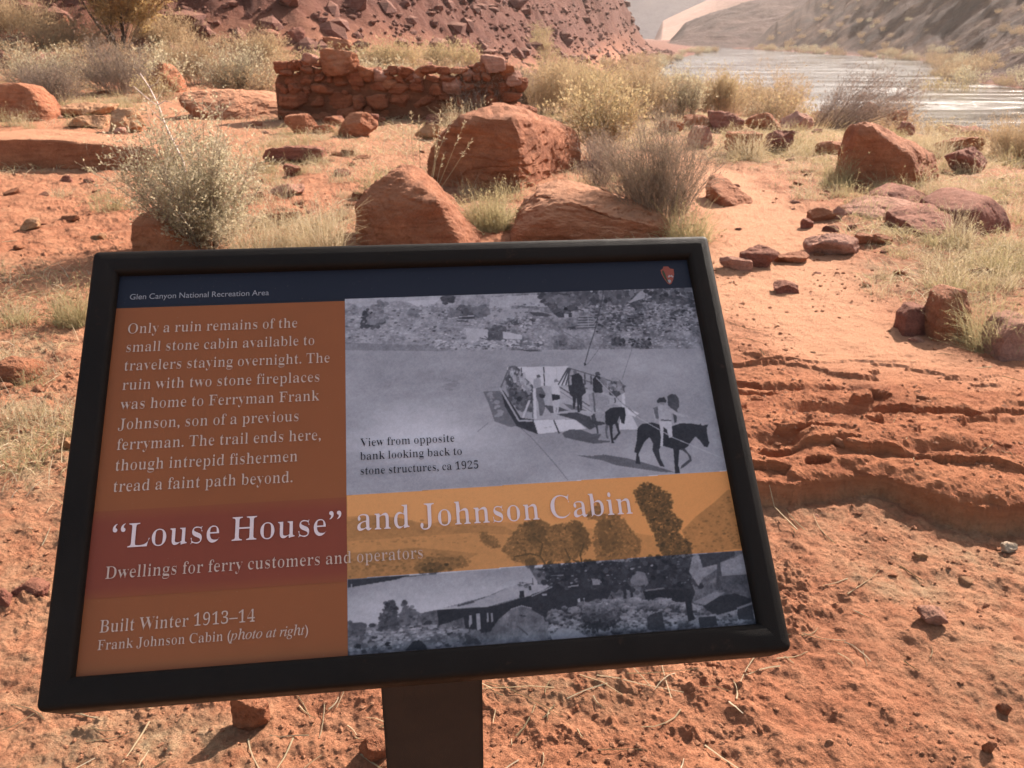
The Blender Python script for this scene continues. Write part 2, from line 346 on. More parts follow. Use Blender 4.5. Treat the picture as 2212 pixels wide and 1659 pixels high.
# river
t = NT('river_water'); P = t.coord('Object')
wl = t.noise(t.scale(P, (0.07, 0.22, 1)), 1.0, 5, 0.65, 0.6)
wv = t.math('MULTIPLY', t.noise(t.scale(P, (0.6, 1.2, 1)), 1.1, 6, 0.7, 0.3), t.ramp(wl, [(0.38, 0.18), (0.52, 0.40), (0.68, 0.85)]))
b0 = t.bump(wv, 0.55, 0.30); m_w = t.set((0.035, 0.04, 0.04), 0.12, b0, 0.5)
t.l(t.ramp(wl, [(0.42, 0.05), (0.60, 0.22)]), t.b.inputs['Roughness'])
ring = [(260,-120),(70,-20),(20,40),(10,90),(8,140),(30,230),(70,380),(90,560),(160,570),(125,460),(120,330),(110,200),(75,110),(75,85),(120,50),(280,-60)]
bm = bmesh.new(); bm.faces.new([bm.verts.new((x, y, WATER)) for x, y in ring]); bmesh.ops.triangulate(bm, faces=bm.faces[:])
me = bpy.data.meshes.new('river'); bm.to_mesh(me); bm.free(); tag(obj('river', me, m_w), kind='structure')

# far hills
def hill_sheet(name, az0, az1, r0, r1, base, prof, mat, seed, rough=6.0, na=260, nr=90, ns=0.02):
    az = np.radians(np.linspace(az0, az1, na)); rr = np.linspace(0, 1, nr)
    A, K = np.meshgrid(az, rr); r = r0 + (r1 - r0)*K
    X = r*np.sin(A); Y = r*np.cos(A)
    top = np.interp(np.degrees(A), prof[0], prof[1])
    z = base + (top - base)*sstep(0, 0.8, K)**0.9 + rough*fbm(X*ns, Y*ns, seed, 6, 0.55)*sstep(0, 0.15, K) - 0.25*(top - base)*sstep(0.8, 1, K)
    V = np.column_stack([X.ravel(), Y.ravel(), z.ravel()])
    i = np.arange(nr-1)[:, None]*na; j = np.arange(na-1)[None, :]
    F = np.stack([(i+j).ravel(), (i+j+1).ravel(), (i+na+j+1).ravel(), (i+na+j).ravel()], 1)
    return tag(obj(name, mesh_np(name, V, F), mat), kind='structure')
def m_hill(name, a, b, c, sc=0.03):
    t = NT(name); P = t.coord('Object'); n = t.noise(P, sc, 8, 0.65, 0.5)
    return t.set(t.ramp(n, [(0.35, a), (0.5, b), (0.68, c)]), 0.95, t.bump(t.noise(P, sc*6, 6, 0.7), 0.8, 3.0), 0.1)
mh1 = m_hill('far_hill_rock', (0.045, 0.024, 0.02), (0.085, 0.045, 0.036), (0.14, 0.085, 0.066))
mh2 = m_hill('sand_slope', (0.36, 0.20, 0.145), (0.41, 0.235, 0.175), (0.46, 0.28, 0.215), 0.012)
mh3 = m_hill('far_cliff', (0.20, 0.15, 0.16), (0.27, 0.20, 0.20), (0.33, 0.25, 0.24), 0.01)
hill_sheet('dark_hill', 9.5, 34, 490, 760, -4, ([9.5, 10.6, 12.8, 14.5, 16.6, 20, 26, 34], [-4, 9, 19, 25, 31, 55, 90, 100]), mh1, 71, 7.0)
hill_sheet('sand_slope', 6, 20, 800, 1150, -4, ([6, 8.5, 9.2, 12.3, 14, 20], [-12, -12, 18, 44, 62, 90]), mh2, 73, 2.0, ns=0.006)
hill_sheet('far_cliff', -5, 40, 1500, 2100, -10, ([-5, 8, 20, 40], [260, 280, 330, 360]), mh3, 75, 30.0, ns=0.006)
GLYPHS = {
'a': '512;379 -15 -25 7 -19 23 -32 37 -69 -36 -46 -22 -46 -7 -23 3 -20 10 -18 17 -13 22 -8 26 -3 29 7 41 18 37 30 31 46 27 65 27 100 26 0 76 -2 26 -7 20 -13 16 -21 10 -27 7 -33 2 -48 -4 -35 -10 -7 -18 15 -26 6 -13 4 -13 1 -12 -2 -17 -4 -14 -7 -12 -8 -10 -10 -5 -10 -2 -10 2 -9 6 -7 11 -7 13 -4 17 -2 19 3 23 6 20 11 20 14 17 19 14 23 12 27 9 30 5 32 2 58 -4 43 -13 29 -22 20 -31 13 -41 5 -50 0 -220 3 -34 40 -8 19 11 -4 -21 -29 -31 -31 -19;225 50 52 11 46 33 -18 158 -95 -27 -47 -42 -14 -58 6 -42 20 -25',
'b': '537;91 -17 0 595 -1 28 -4 20 -7 12 -16 8 -22 5 -2 3 0 24 140 0 23 -263 58 33 34 19 36 7 25 -3 26 -10 24 -16 21 -22 19 -26 16 -32 11 -36 7 -39 3 -43 -3 -49 -9 -45 -15 -41 -19 -37 -24 -31 -28 -25 -31 -19 -33 -11 -33 -4 -34 6 -38 19 -59 32 -93 -59;271 21 48 6 33 17 19 29 12 42 7 55 2 68 -2 56 -8 45 -12 35 -21 24 -31 14 -43 5 -25 -2 -20 -5 -18 -8 -16 -12 -11 -14 -6 -16 0 -258 8 -45 27 -27',
'c': '437;231 -15 -28 3 -29 11 -28 17 -25 23 -22 29 -18 33 -14 38 -8 40 -3 44 3 47 10 43 15 40 21 35 25 29 29 25 32 18 34 11 35 4 37 -3 32 -11 24 -17 18 -23 11 -26 4 -30 -2 -17 -4 -15 -5 -12 -7 -10 -8 -5 -6 -2 -15 8 -14 23 -6 38 1 16 1 15 -5 21 -23 13 -43 4 -69 -18 -31 -54 -10 -91 4 -67 13 -55 23 -43 31 -32 41 -19 52 -6 47 6 39 16 14 28 0 -17 -54 -58 -58 -35',
'd': '551;207 -15 -24 3 -25 11 -24 17 -22 22 -19 28 -15 33 -12 37 -7 40 -3 43 3 49 7 45 13 41 17 35 20 30 23 24 25 17 27 11 25 3 33 -6 31 -19 56 -32 23 180 -2 19 -7 14 -13 11 -21 7 -25 4 -2 2 0 24 159 0 0 -566 1 -22 3 -17 6 -12 15 -9 22 -7 4 -4 0 -25 -34 -3 -67 -11 -56 -17 -7 73 -57 -41 -33 -24;254 42 27 2 20 7 19 11 17 14 13 17 9 20 0 247 -6 16 -11 14 -16 12 -19 9 -22 5 -27 2 -43 -5 -29 -16 -18 -25 -11 -37 -7 -48 -2 -59 2 -57 6 -48 11 -36 18 -25 28 -15',
'e': '448;228 -15 -29 3 -29 11 -27 17 -24 23 -21 29 -18 34 -13 40 -8 44 -3 48 3 45 8 41 14 38 18 33 22 29 25 23 28 17 30 11 30 3 43 -6 38 -19 33 -32 25 -43 15 -53 6 -63 0 -11 -247 0 6 -66 16 -52 28 -37 42 -22 58 -7 52 7 41 22 13 36 0 -20 -54 -68 -59 -41;146 286 181 0 0 34 -1 38 -5 31 -8 24 -14 16 -24 10 -38 3 -59 -15 -24 -47 -8 -77',
'f': '318;49 0 0 24 31 9 21 19 4 57 0 303 -54 0 0 50 54 0 0 64 5 49 14 41 23 33 30 24 38 14 44 5 31 -3 27 -10 21 -15 14 -21 9 -23 4 -25 -2 -20 -4 -16 -6 -13 -7 -9 -7 -6 -5 -2 -8 2 -8 4 -6 9 -5 10 -3 13 -2 15 11 44 5 9 2 9 -3 9 -20 5 -29 2 -30 -2 -23 -7 -13 -11 -9 -59 0 -119 83 0 0 -50 -83 0 0 -315 2 -27 5 -19 12 -13 23 -8 28 -4 7 -2 0 -24',
'g': '487;217 -209 -54 3 -44 9 -32 16 -22 21 -12 23 -6 26 9 30 19 24 41 19 -30 23 -17 28 -7 32 3 24 7 21 12 20 19 18 26 18 36 18 -58 36 -34 51 -13 65 3 30 7 28 12 25 17 21 20 19 24 15 28 11 31 7 32 2 34 -2 34 -7 37 -12 106 0 0 -54 -69 0 17 -30 10 -32 4 -34 -2 -28 -7 -26 -11 -24 -14 -21 -18 -18 -21 -14 -24 -11 -26 -6 -28 -2 -21 1 -25 1 -24 -2 -20 -4 -18 -8 -14 -11 -9 -11 -2 -13 8 -18 33 -11 43 -4 53 0 47 -1 39 -5 30 -7 23 -10 16 -14 12 -17 8 -21 6 -24 2 -29 -7 -45 -18 -37 -30 -31 -43 -23 -58 -13;234 185 36 4 25 10 14 18 9 25 4 32 2 40 -2 40 -4 32 -9 25 -15 17 -24 11 -36 3 -35 -3 -25 -11 -15 -17 -9 -25 -5 -32 -2 -40 2 -40 5 -32 9 -25 15 -18 24 -10;240 -173 96 8 64 25 19 42 -3 16 -10 12 -19 8 -24 6 -26 4 -31 1 -180 0 -24 -17 -16 -19 -4 -21 4 -17 15 -15 23 -14 31 -11 38 -6',
'h': '567;54 0 0 24 -1 2 21 5 16 7 9 11 5 15 1 19 0 511 -1 19 -4 15 -8 11 -15 8 -21 5 -1 3 0 23 138 0 23 -281 64 43 41 25 41 9 34 -6 28 -19 22 -32 14 -45 5 -57 0 -232 1 -19 4 -15 8 -10 15 -8 21 -5 0 -2 0 -24 -186 0 0 24 -13 0 38 7 19 19 5 33 0 240 -9 61 -14 11 -22 7 -31 2 -44 -6 -33 -18 -31 -30 0 -267 1 -19 4 -15 7 -10 15 -8 21 -5 0 -2 0 -24',
'i': '295;150 539 -10 2 -12 8 -10 12 -8 15 -6 18 -2 20 2 20 6 18 8 16 11 12 11 8 10 2 10 -2 11 -8 11 -12 8 -16 6 -18 2 -20 -2 -20 -6 -18 -8 -15 -11 -12 -11 -8;54 0 0 24 0 2 21 5 16 7 9 10 4 15 1 20 0 292 -1 22 -3 16 -7 11 -15 7 -22 4 0 2 1 25 136 0 0 -379 1 -19 4 -14 7 -11 14 -7 21 -5 0 -3 0 -24',
'k': '534;53 0 0 24 0 3 22 4 16 8 9 10 4 15 1 19 0 509 -8 48 -17 7 -22 5 -1 2 1 24 135 0 23 -427 142 118 17 16 12 15 2 14 -7 13 -31 7 -38 3 20 0 0 25 154 0 0 -25 -22 -7 -40 -17 -35 -26 -81 -76 184 -260 15 -15 22 -9 3 -3 0 -24 -192 0 0 24 -14 0 30 3 21 7 4 13 -12 26 -126 146 -51 -19 0 -117 1 -19 4 -14 7 -11 15 -7 21 -5 0 -3 0 -24',
'l': '297;54 0 0 24 0 2 21 5 16 7 9 10 4 15 1 20 0 509 -8 47 -16 8 -23 5 -1 2 0 24 137 0 0 -595 1 -19 4 -14 7 -11 14 -7 21 -5 0 -3 0 -24',
'm': '825;54 0 0 24 -1 2 21 5 16 7 9 11 5 15 1 19 0 294 -1 19 -4 15 -8 12 -15 8 -21 5 -1 2 0 24 136 0 23 -68 64 44 39 27 36 9 44 -9 32 -29 46 -47 64 47 42 29 41 9 33 -6 28 -19 21 -32 14 -45 5 -57 0 -232 1 -19 4 -15 7 -10 15 -8 21 -5 0 -2 0 -24 -182 0 0 24 0 2 21 5 14 8 8 11 4 15 1 18 0 240 -9 61 -14 11 -22 7 -31 2 -42 -6 -32 -17 -31 -28 0 -270 1 -18 4 -15 7 -11 14 -8 21 -5 0 -2 0 -24 -179 0 0 24 0 2 21 5 14 8 8 11 4 15 1 18 0 240 -9 61 -14 11 -22 7 -31 2 -44 -6 -32 -18 -29 -30 0 -267 1 -18 4 -15 6 -10 14 -8 21 -5 0 -3 0 -24',
'n': '567;54 0 0 24 -1 2 21 5 16 7 9 11 5 15 1 19 0 294 -1 19 -4 15 -8 12 -15 8 -21 5 -1 2 0 24 138 0 23 -64 64 42 40 26 42 8 34 -6 28 -19 22 -32 14 -45 5 -57 0 -232 1 -19 4 -15 8 -10 15 -8 21 -5 0 -2 0 -24 -186 0 0 24 -13 0 38 7 19 19 5 33 0 240 -9 61 -14 11 -22 7 -31 2 -44 -6 -33 -18 -31 -30 0 -267 1 -19 4 -15 7 -10 15 -8 21 -5 0 -2 0 -24',
'o': '501;251 -15 -35 4 -34 10 -31 18 -28 24 -23 29 -19 35 -14 38 -9 42 -3 44 3 46 9 42 14 39 19 34 23 29 28 24 31 17 33 11 35 3 35 -3 33 -11 31 -17 27 -23 23 -29 20 -34 14 -39 9 -42 3 -47 -3 -46 -9 -42 -14 -39 -20 -34 -23 -29 -27 -23 -30 -17 -33 -11;251 17 41 5 27 13 18 23 13 63 4 108 -2 78 -6 58 -11 38 -17 23 -27 14 -40 5 -42 -5 -27 -14 -17 -23 -10 -38 -6 -58 -2 -77 4 -108 14 -64 18 -23 27 -13',
'p': '553;53 -207 0 23 30 9 19 25 3 55 0 457 -1 27 -3 20 -7 13 -15 7 -21 6 -2 4 0 23 130 0 24 -71 59 47 36 28 39 9 24 -3 26 -11 24 -17 21 -23 19 -28 15 -33 11 -38 8 -40 2 -44 -3 -47 -7 -43 -12 -40 -16 -36 -19 -30 -22 -24 -25 -19 -26 -10 -25 -4 -34 7 -32 21 -57 35 -23 -134 6 -61 7 -12 12 -10 16 -6 33 -8 0 -24;290 42 44 5 29 15 19 26 12 37 7 47 2 58 -2 56 -6 46 -10 37 -17 25 -28 15 -45 5 -45 -7 -31 -21 -26 -36 0 -248 21 -33 30 -20',
'r': '428;54 0 0 24 0 2 21 5 16 7 9 10 4 15 1 20 0 292 -1 22 -3 17 -8 11 -16 6 -21 4 1 2 1 25 132 0 25 -87 43 30 19 24 19 20 20 14 18 8 13 3 17 -2 14 -8 10 -11 8 -16 6 -19 2 -22 -2 -18 -4 -16 -6 -13 -7 -10 -9 -6 -7 -2 -7 1 -6 5 -4 7 -23 28 -8 8 -16 5 -25 2 -28 -3 -19 -9 -16 -15 -13 -21 -7 -24 -2 -29 0 -203 2 -20 6 -15 12 -10 22 -7 25 -5 5 -2 0 -24',
's': '429;225 -15 -22 3 -29 7 -35 14 -30 4 -31 -3 -18 -9 -8 -14 28 0 0 170 -27 0 12 -39 18 -33 25 -27 29 -20 32 -12 39 -4 32 2 25 6 22 10 15 13 9 15 2 19 -7 26 -23 23 -36 20 -75 37 -28 18 -23 20 -17 21 -12 23 -7 25 -3 28 4 40 13 35 19 30 26 23 31 14 35 5 30 -4 49 -13 12 -2 17 -2 26 2 15 7 7 12 -30 0 0 -145 29 0 -12 33 -18 28 -22 22 -26 15 -30 10 -34 3 -29 -2 -23 -5 -19 -8 -13 -12 -8 -13 -2 -15 2 -15 7 -13 12 -12 53 -31 69 -33 28 -17 21 -19 15 -20 11 -24 6 -28 3 -33 -5 -45 -13 -38 -20 -31 -26 -23 -32 -14',
't': '340;183 -14 -26 3 -21 10 -15 17 -11 23 -8 30 -3 37 0 309 -42 0 0 31 96 104 61 81 -26 0 0 -169 94 0 0 -47 -94 0 0 -293 8 -46 11 -9 18 -5 26 -2 39 6 24 17 -2 28 -4 -13 -37 -62 -42 -38',
'u': '558;195 -15 -31 4 -25 14 -18 23 -14 31 -9 39 -3 48 0 225 -1 21 -4 17 -6 14 -15 9 -23 6 -2 2 0 24 140 0 0 -352 2 -16 5 -14 11 -11 15 -9 21 -5 26 -2 42 5 32 15 29 25 0 271 -1 23 -4 17 -9 13 -17 8 -24 6 -3 2 0 24 146 0 0 -358 1 -20 5 -16 9 -10 17 -7 22 -5 0 -2 0 -25 -36 -4 -67 -11 -56 -19 -7 75 -42 -22 -18 -18 -20 -15 -23 -11 -23 -7',
'v': '456;237 -15 -155 384 -25 50 -13 9 -20 7 -1 2 0 25 194 0 0 -24 11 0 -33 -3 -24 -9 -6 -15 2 -12 108 -217 102 194 8 29 -7 18 -30 11 -18 4 0 24 97 0 0 -23 -4 -5 -19 -8 -15 -11 -27 -53 -149 -377',
'w': '647;207 -15 -157 409 -17 30 -22 13 0 25 168 0 0 -25 -26 -6 -10 -20 2 -15 7 -20 96 -187 92 161 -15 46 -18 34 -30 9 0 23 177 0 0 -25 -10 -4 -25 -8 -6 -14 1 -10 2 -11 84 -180 95 171 8 29 -1 8 -7 7 -12 5 -26 9 0 23 79 0 0 -23 2 -2 -18 -5 -12 -8 -20 -40 -160 -399 28 0 -124 308 -149 -308',
'y': '447;79 -209 -16 3 -14 7 -13 13 -10 17 -6 20 -3 24 2 17 4 15 6 14 8 11 9 7 7 2 7 -2 8 -4 6 -8 5 -11 3 -14 2 -15 0 -8 -1 -9 3 -9 13 -6 31 -2 28 4 18 12 18 21 25 44 16 59 -156 380 -18 37 -16 18 -42 9 17 0 0 25 194 0 0 -25 -28 -6 -14 -5 -7 -7 -1 -10 2 -12 6 -15 104 -205 93 182 9 28 3 21 -2 10 -7 8 -14 5 -29 6 0 25 90 0 0 -25 1 -2 -19 -6 -13 -11 -27 -57 -145 -397 -48 -107 -14 -22 -14 -17 -13 -13 -15 -8 -16 -4',
'B': '659;51 0 0 26 12 3 30 8 23 11 13 17 7 25 2 32 0 427 -8 65 -9 13 -13 10 -18 8 -40 8 0 25 276 0 90 -6 66 -19 44 -31 27 -44 10 -56 -17 -72 -47 -51 -81 -31 68 -19 49 -26 33 -35 20 -42 8 -50 -8 -57 -21 -49 -34 -38 -47 -29 -60 -17 -74 -6;244 375 38 0 53 3 45 11 34 17 22 25 11 36 4 47 -3 41 -8 34 -15 25 -25 18 -34 10 -44 4 -28 -1 -24 -5 -16 -7 -6 -12 -3 -17 -1 -22;330 36 49 4 39 12 28 21 17 30 9 39 3 49 -4 50 -13 39 -23 29 -36 19 -47 12 -56 4 -52 0 0 -247 1 -20 5 -16 11 -11 18 -8 23 -4',
'C': '697;381 -16 -56 5 -55 15 -50 26 -44 34 -37 42 -31 50 -23 56 -14 61 -5 67 5 66 14 61 23 56 31 49 38 41 45 35 51 25 55 15 58 5 42 -4 51 -13 59 -21 39 -7 40 5 23 15 9 25 -26 0 0 -234 27 0 -26 58 -33 49 -41 40 -46 30 -51 18 -59 6 -81 -13 -57 -39 -39 -64 -23 -91 -7 -116 8 -109 25 -84 43 -61 64 -36 86 -12 48 3 44 11 43 18 41 24 37 30 13 37 7 -26 -77 -82 -87 -50',
'D': '738;57 0 0 26 8 3 29 6 22 9 13 15 6 22 2 30 0 446 -2 35 -7 26 -15 17 -24 10 -31 6 -9 2 0 25 279 0 104 -10 84 -29 66 -49 48 -67 30 -84 10 -100 -14 -122 -41 -95 -65 -68 -92 -40 -121 -14;332 36 71 8 56 26 41 42 28 59 16 76 5 94 -8 109 -23 86 -42 60 -60 37 -83 12 -31 -2 -25 -4 -19 -8 -8 -13 -5 -19 -1 -26 0 -466 1 -25 5 -19 8 -12 19 -9 24 -4',
'F': '602;50 0 0 26 13 4 30 8 23 12 13 17 7 25 2 33 0 433 -2 32 -8 24 -14 16 -24 11 -30 7 -12 5 0 25 511 0 0 -202 29 0 -8 38 -12 33 -15 27 -21 22 -27 17 -32 13 -38 9 -43 5 -50 2 -58 -2 -34 -13 -6 -34 0 -225 42 0 46 4 40 11 31 20 22 27 15 38 10 48 -27 0 0 -340 28 0 -10 53 -15 41 -21 29 -32 19 -41 11 -49 4 -39 0 0 -213 9 -56 11 -13 16 -9 20 -7 55 -9 0 -26',
'H': '779;50 0 0 26 12 3 30 7 24 11 13 17 7 24 2 32 0 444 -2 29 -7 22 -14 16 -23 11 -30 7 -11 4 0 25 282 0 0 -25 -41 -10 -18 -6 -14 -8 -9 -11 -7 -54 0 -191 292 0 0 191 -7 54 -8 11 -14 8 -18 6 -42 10 0 25 281 0 0 -25 -12 -4 -30 -7 -23 -10 -13 -16 -6 -22 -2 -30 0 -444 2 -30 7 -24 12 -17 22 -12 31 -8 12 -3 0 -26 -281 0 0 26 11 3 30 7 25 10 14 16 7 24 2 34 0 209 -292 0 0 -209 2 -32 7 -24 13 -17 24 -11 31 -7 12 -3 0 -26',
'J': '492;161 -97 -25 2 -24 6 -23 9 -19 13 -16 15 -14 19 -10 21 -6 22 -2 24 2 22 6 19 8 16 9 11 11 7 8 2 11 -2 11 -6 9 -11 7 -14 5 -17 2 -20 -11 -43 -12 -27 5 -17 24 -11 39 -3 33 3 26 7 16 13 9 18 5 23 2 28 0 514 -8 63 -10 13 -14 11 -19 8 -51 12 0 25 296 0 0 -25 -43 -11 -18 -8 -12 -10 -8 -12 -7 -66 0 -414 -9 -82 -24 -65 -38 -45 -53 -28',
'L': '635;50 0 0 26 12 3 30 7 24 11 13 17 7 24 2 32 0 444 -2 30 -7 23 -14 16 -23 10 -30 7 -11 3 0 25 294 0 0 -25 -46 -7 -20 -6 -15 -9 -11 -11 -9 -56 0 -441 5 -53 7 -11 12 -7 17 -5 62 -6 50 2 44 6 39 10 35 15 31 19 27 26 23 30 20 38 18 43 -25 0 -38 -230',
'O': '782;388 -16 -43 3 -42 9 -40 15 -37 20 -34 25 -31 30 -27 34 -23 38 -18 41 -14 44 -8 47 -3 49 3 49 8 46 14 45 18 41 23 37 27 35 32 29 34 26 38 20 42 15 43 9 45 3 43 -3 42 -9 40 -14 37 -20 34 -25 31 -29 26 -34 23 -38 19 -41 14 -45 8 -47 3 -50 -3 -49 -8 -47 -14 -44 -19 -41 -23 -38 -27 -34 -32 -30 -34 -25 -38 -20 -41 -15 -44 -9;394 18 78 13 55 38 37 65 21 89 7 116 -5 97 -17 80 -28 63 -39 45 -50 27 -66 9 -78 -13 -55 -38 -37 -65 -21 -89 -7 -116 5 -96 17 -80 28 -63 40 -46 50 -27',
'T': '630;164 0 0 26 12 2 33 7 25 11 15 17 8 25 2 32 0 525 -40 0 -55 -5 -48 -15 -40 -24 -30 -34 -20 -43 -10 -51 27 0 0 205 541 0 0 -206 28 0 -12 62 -28 49 -43 34 -57 21 -69 7 -38 0 0 -525 2 -33 8 -25 14 -17 26 -11 33 -6 13 -2 0 -26',
'V': '637;341 -19 -250 586 -34 59 -18 13 -25 9 -8 5 0 25 281 0 0 -25 -5 -1 -26 -3 -24 -5 -19 -8 -10 -12 -3 -14 14 -47 171 -350 159 349 11 47 -2 15 -10 11 -19 8 -52 10 0 25 159 0 0 -25 -1 -2 -23 -5 -19 -9 -16 -15 -14 -22 -14 -30 -227 -589',
'W': '910;280 -16 -206 601 -27 51 -19 9 -22 6 -2 2 0 25 238 0 0 -25 -38 -10 -14 -8 -6 -10 -2 -14 12 -56 138 -327 142 297 -22 69 -9 21 -11 15 -16 10 -21 6 -24 4 -3 3 0 25 259 0 0 -25 -25 -4 -35 -14 -8 -22 9 -38 138 -328 125 303 13 55 -2 16 -7 12 -15 8 -21 6 -22 4 -1 2 0 25 126 0 0 -25 -5 -5 -20 -9 -16 -12 -31 -62 -192 -581 24 0 -192 476 -212 -476',
'1': '559;124 0 0 53 58 0 22 2 20 4 17 8 9 12 5 17 1 22 -23 501 -92 -75 -18 -16 -15 -10 -8 -3 -3 2 -8 7 -7 11 -7 15 -4 18 -2 21 55 24 88 53 70 52 69 0 0 -600 1 -19 4 -16 7 -13 14 -9 23 -6 26 -2 57 0 0 -53',
'2': '559;62 0 0 103 141 151 39 40 32 37 27 34 21 32 16 30 12 30 8 30 5 32 1 34 -2 35 -8 27 -14 22 -21 14 -26 9 -34 3 -45 -5 -32 -14 -20 -24 -13 -34 -7 -43 12 -53 -16 3 -26 7 -19 13 -14 18 -9 26 -4 32 3 23 6 23 11 21 16 19 20 17 26 14 32 10 37 6 42 2 62 -5 51 -15 38 -24 28 -34 17 -40 6 -48 -1 -23 -4 -23 -6 -22 -39 -72 -76 -90 -124 -123 -100 -95 255 0 25 2 24 6 20 10 17 14 13 17 7 20 8 31 6 0 -5 -210',
'3': '559;242 -10 -42 2 -38 6 -31 9 -25 12 -19 15 -14 18 -10 18 -6 20 -2 20 3 23 6 20 9 15 13 11 14 7 1 2 -11 -39 13 -32 22 -25 31 -18 37 -10 43 -4 27 1 24 5 24 7 23 11 18 15 15 19 11 24 6 30 2 35 -5 36 -15 31 -26 27 -36 21 -46 12 -52 4 -37 0 0 62 42 0 47 5 40 13 29 23 20 29 11 36 4 41 -2 33 -8 29 -14 23 -21 17 -28 11 -37 3 -32 -2 -26 -8 -19 -12 -13 -17 -10 -19 -6 -22 7 -75 -19 2 -27 8 -19 12 -13 17 -8 22 -4 28 6 34 15 30 25 26 38 21 49 12 61 4 60 -5 50 -14 41 -23 28 -33 18 -40 7 -48 -5 -42 -13 -38 -21 -32 -27 -28 -33 -23 -37 -17 78 -26 22 -15 20 -19 17 -21 13 -27 8 -31 3 -36 -2 -38 -7 -35 -11 -29 -15 -26 -18 -22 -20 -19 -24 -15 -25 -12 -28 -9',
'4': '559;207 0 0 53 3 0 25 1 24 5 25 7 20 12 10 20 3 27 0 61 -277 0 0 61 280 467 89 0 0 -462 104 0 0 -66 -104 0 0 -61 3 -27 10 -20 20 -12 25 -7 24 -5 25 -1 -12 0 0 -53;60 252 257 0 0 175 1 95 -20 97 -41 -32 -22 -42 -23 -42 -17 -28',
'5': '559;244 -10 -42 2 -36 6 -30 10 -23 12 -17 15 -13 18 -9 18 -5 20 -2 20 2 21 6 18 7 13 10 9 13 6 3 2 -4 -56 11 -18 14 -15 18 -13 23 -10 27 -6 33 -2 28 2 24 4 24 9 22 11 19 17 14 21 11 26 6 32 2 38 -4 46 -13 37 -23 29 -33 20 -41 12 -49 4 -70 -5 -39 -13 -21 18 32 346 324 0 5 -182 -4 0 -8 34 -15 28 -16 6 -19 3 -20 1 -237 0 0 -185 64 11 57 4 65 -6 56 -18 45 -29 34 -42 21 -54 8 -65 -3 -41 -7 -36 -11 -32 -16 -27 -18 -24 -21 -19 -23 -17 -25 -12 -27 -10',
'9': '559;227 -10 -33 2 -28 5 -22 10 -18 12 -13 14 -10 16 -7 18 -4 18 -2 18 1 14 3 12 4 11 5 9 7 7 -7 4 -5 -28 15 -26 20 -22 25 -17 33 -11 43 -3 64 12 43 34 30 58 20 82 -15 104 -39 -18 -17 -16 -19 -14 -21 -11 -23 -7 -25 -2 -45 6 -41 18 -34 29 -27 41 -17 51 -6 62 3 46 9 42 14 39 18 33 24 29 27 23 32 16 36 11 39 3 40 -4 38 -12 34 -19 31 -28 26 -36 23 -45 17 -54 10 -64 4 -74 -2 -54 -5 -51 -9 -49 -12 -47 -16 -42 -19 -38 -23 -34 -27 -29 -31 -23 -34 -17 -39 -11;271 347 33 2 26 6 22 11 18 13 16 16 14 19 -4 78 -10 61 -16 47 -24 31 -31 20 -44 6 -42 -5 -29 -14 -22 -23 -14 -33 -8 -43 -3 -51 11 -78 35 -47',
'0': '559;280 -10 -48 5 -42 15 -35 26 -29 35 -24 43 -18 51 -13 58 -7 65 -3 71 3 71 7 64 13 58 18 51 23 42 30 34 34 25 43 15 49 5 46 -5 41 -15 34 -25 29 -34 24 -43 19 -50 13 -59 8 -64 3 -71 -3 -71 -8 -64 -13 -58 -19 -51 -24 -43 -30 -35 -34 -26 -41 -15;280 55 53 9 30 27 17 44 9 60 6 75 2 88 -2 88 -6 74 -9 60 -17 44 -30 26 -52 9 -53 -9 -30 -26 -18 -44 -10 -60 -6 -74 -2 -88 2 -88 6 -75 10 -60 18 -44 29 -27',
'.': '219;109 111 -30 -8 -22 -22 -8 -30 8 -30 22 -22 30 -8 30 8 22 22 8 30 -8 30 -22 22',
',': '219;59 -118 65 34 39 52 13 58 -9 51 -24 34 -38 12 -30 -7 -21 -21 -8 -29 6 -29 17 -19 26 -8 2 -39 -12 -40 -26 -30',
'“': '427;373 691 -62 -33 -39 -52 -13 -68 8 -47 23 -33 36 -13 31 7 21 20 8 34 -7 29 -18 20 -28 10 0 38 11 35 29 34;155 691 -62 -33 -39 -52 -13 -68 8 -47 23 -33 36 -13 31 7 21 20 8 34 -7 29 -18 20 -28 10 0 38 11 35 29 34',
'”': '427;272 445 62 33 39 52 13 68 -8 47 -23 33 -36 13 -31 -7 -21 -20 -8 -34 7 -29 18 -20 28 -10 0 -38 -11 -35 -29 -34;54 445 62 33 39 52 13 68 -8 47 -23 33 -36 13 -31 -7 -21 -20 -8 -34 7 -29 18 -20 28 -10 0 -38 -11 -35 -29 -34',
'–': '500;509 285 -518 0 0 -64 518 0',
'(': '323;167 232 16 172 48 153 80 137 -53 0 -66 -77 -54 -88 -40 -96 -25 -100 -9 -101 9 -101 25 -100 40 -96 54 -88 66 -77 53 0 -80 137 -48 153',
')': '323;156 232 -16 -172 -48 -153 -80 -137 53 0 66 77 54 88 40 96 25 100 9 101 -9 101 -25 100 -40 96 -54 88 -66 77 -53 0 80 -137 48 -153',
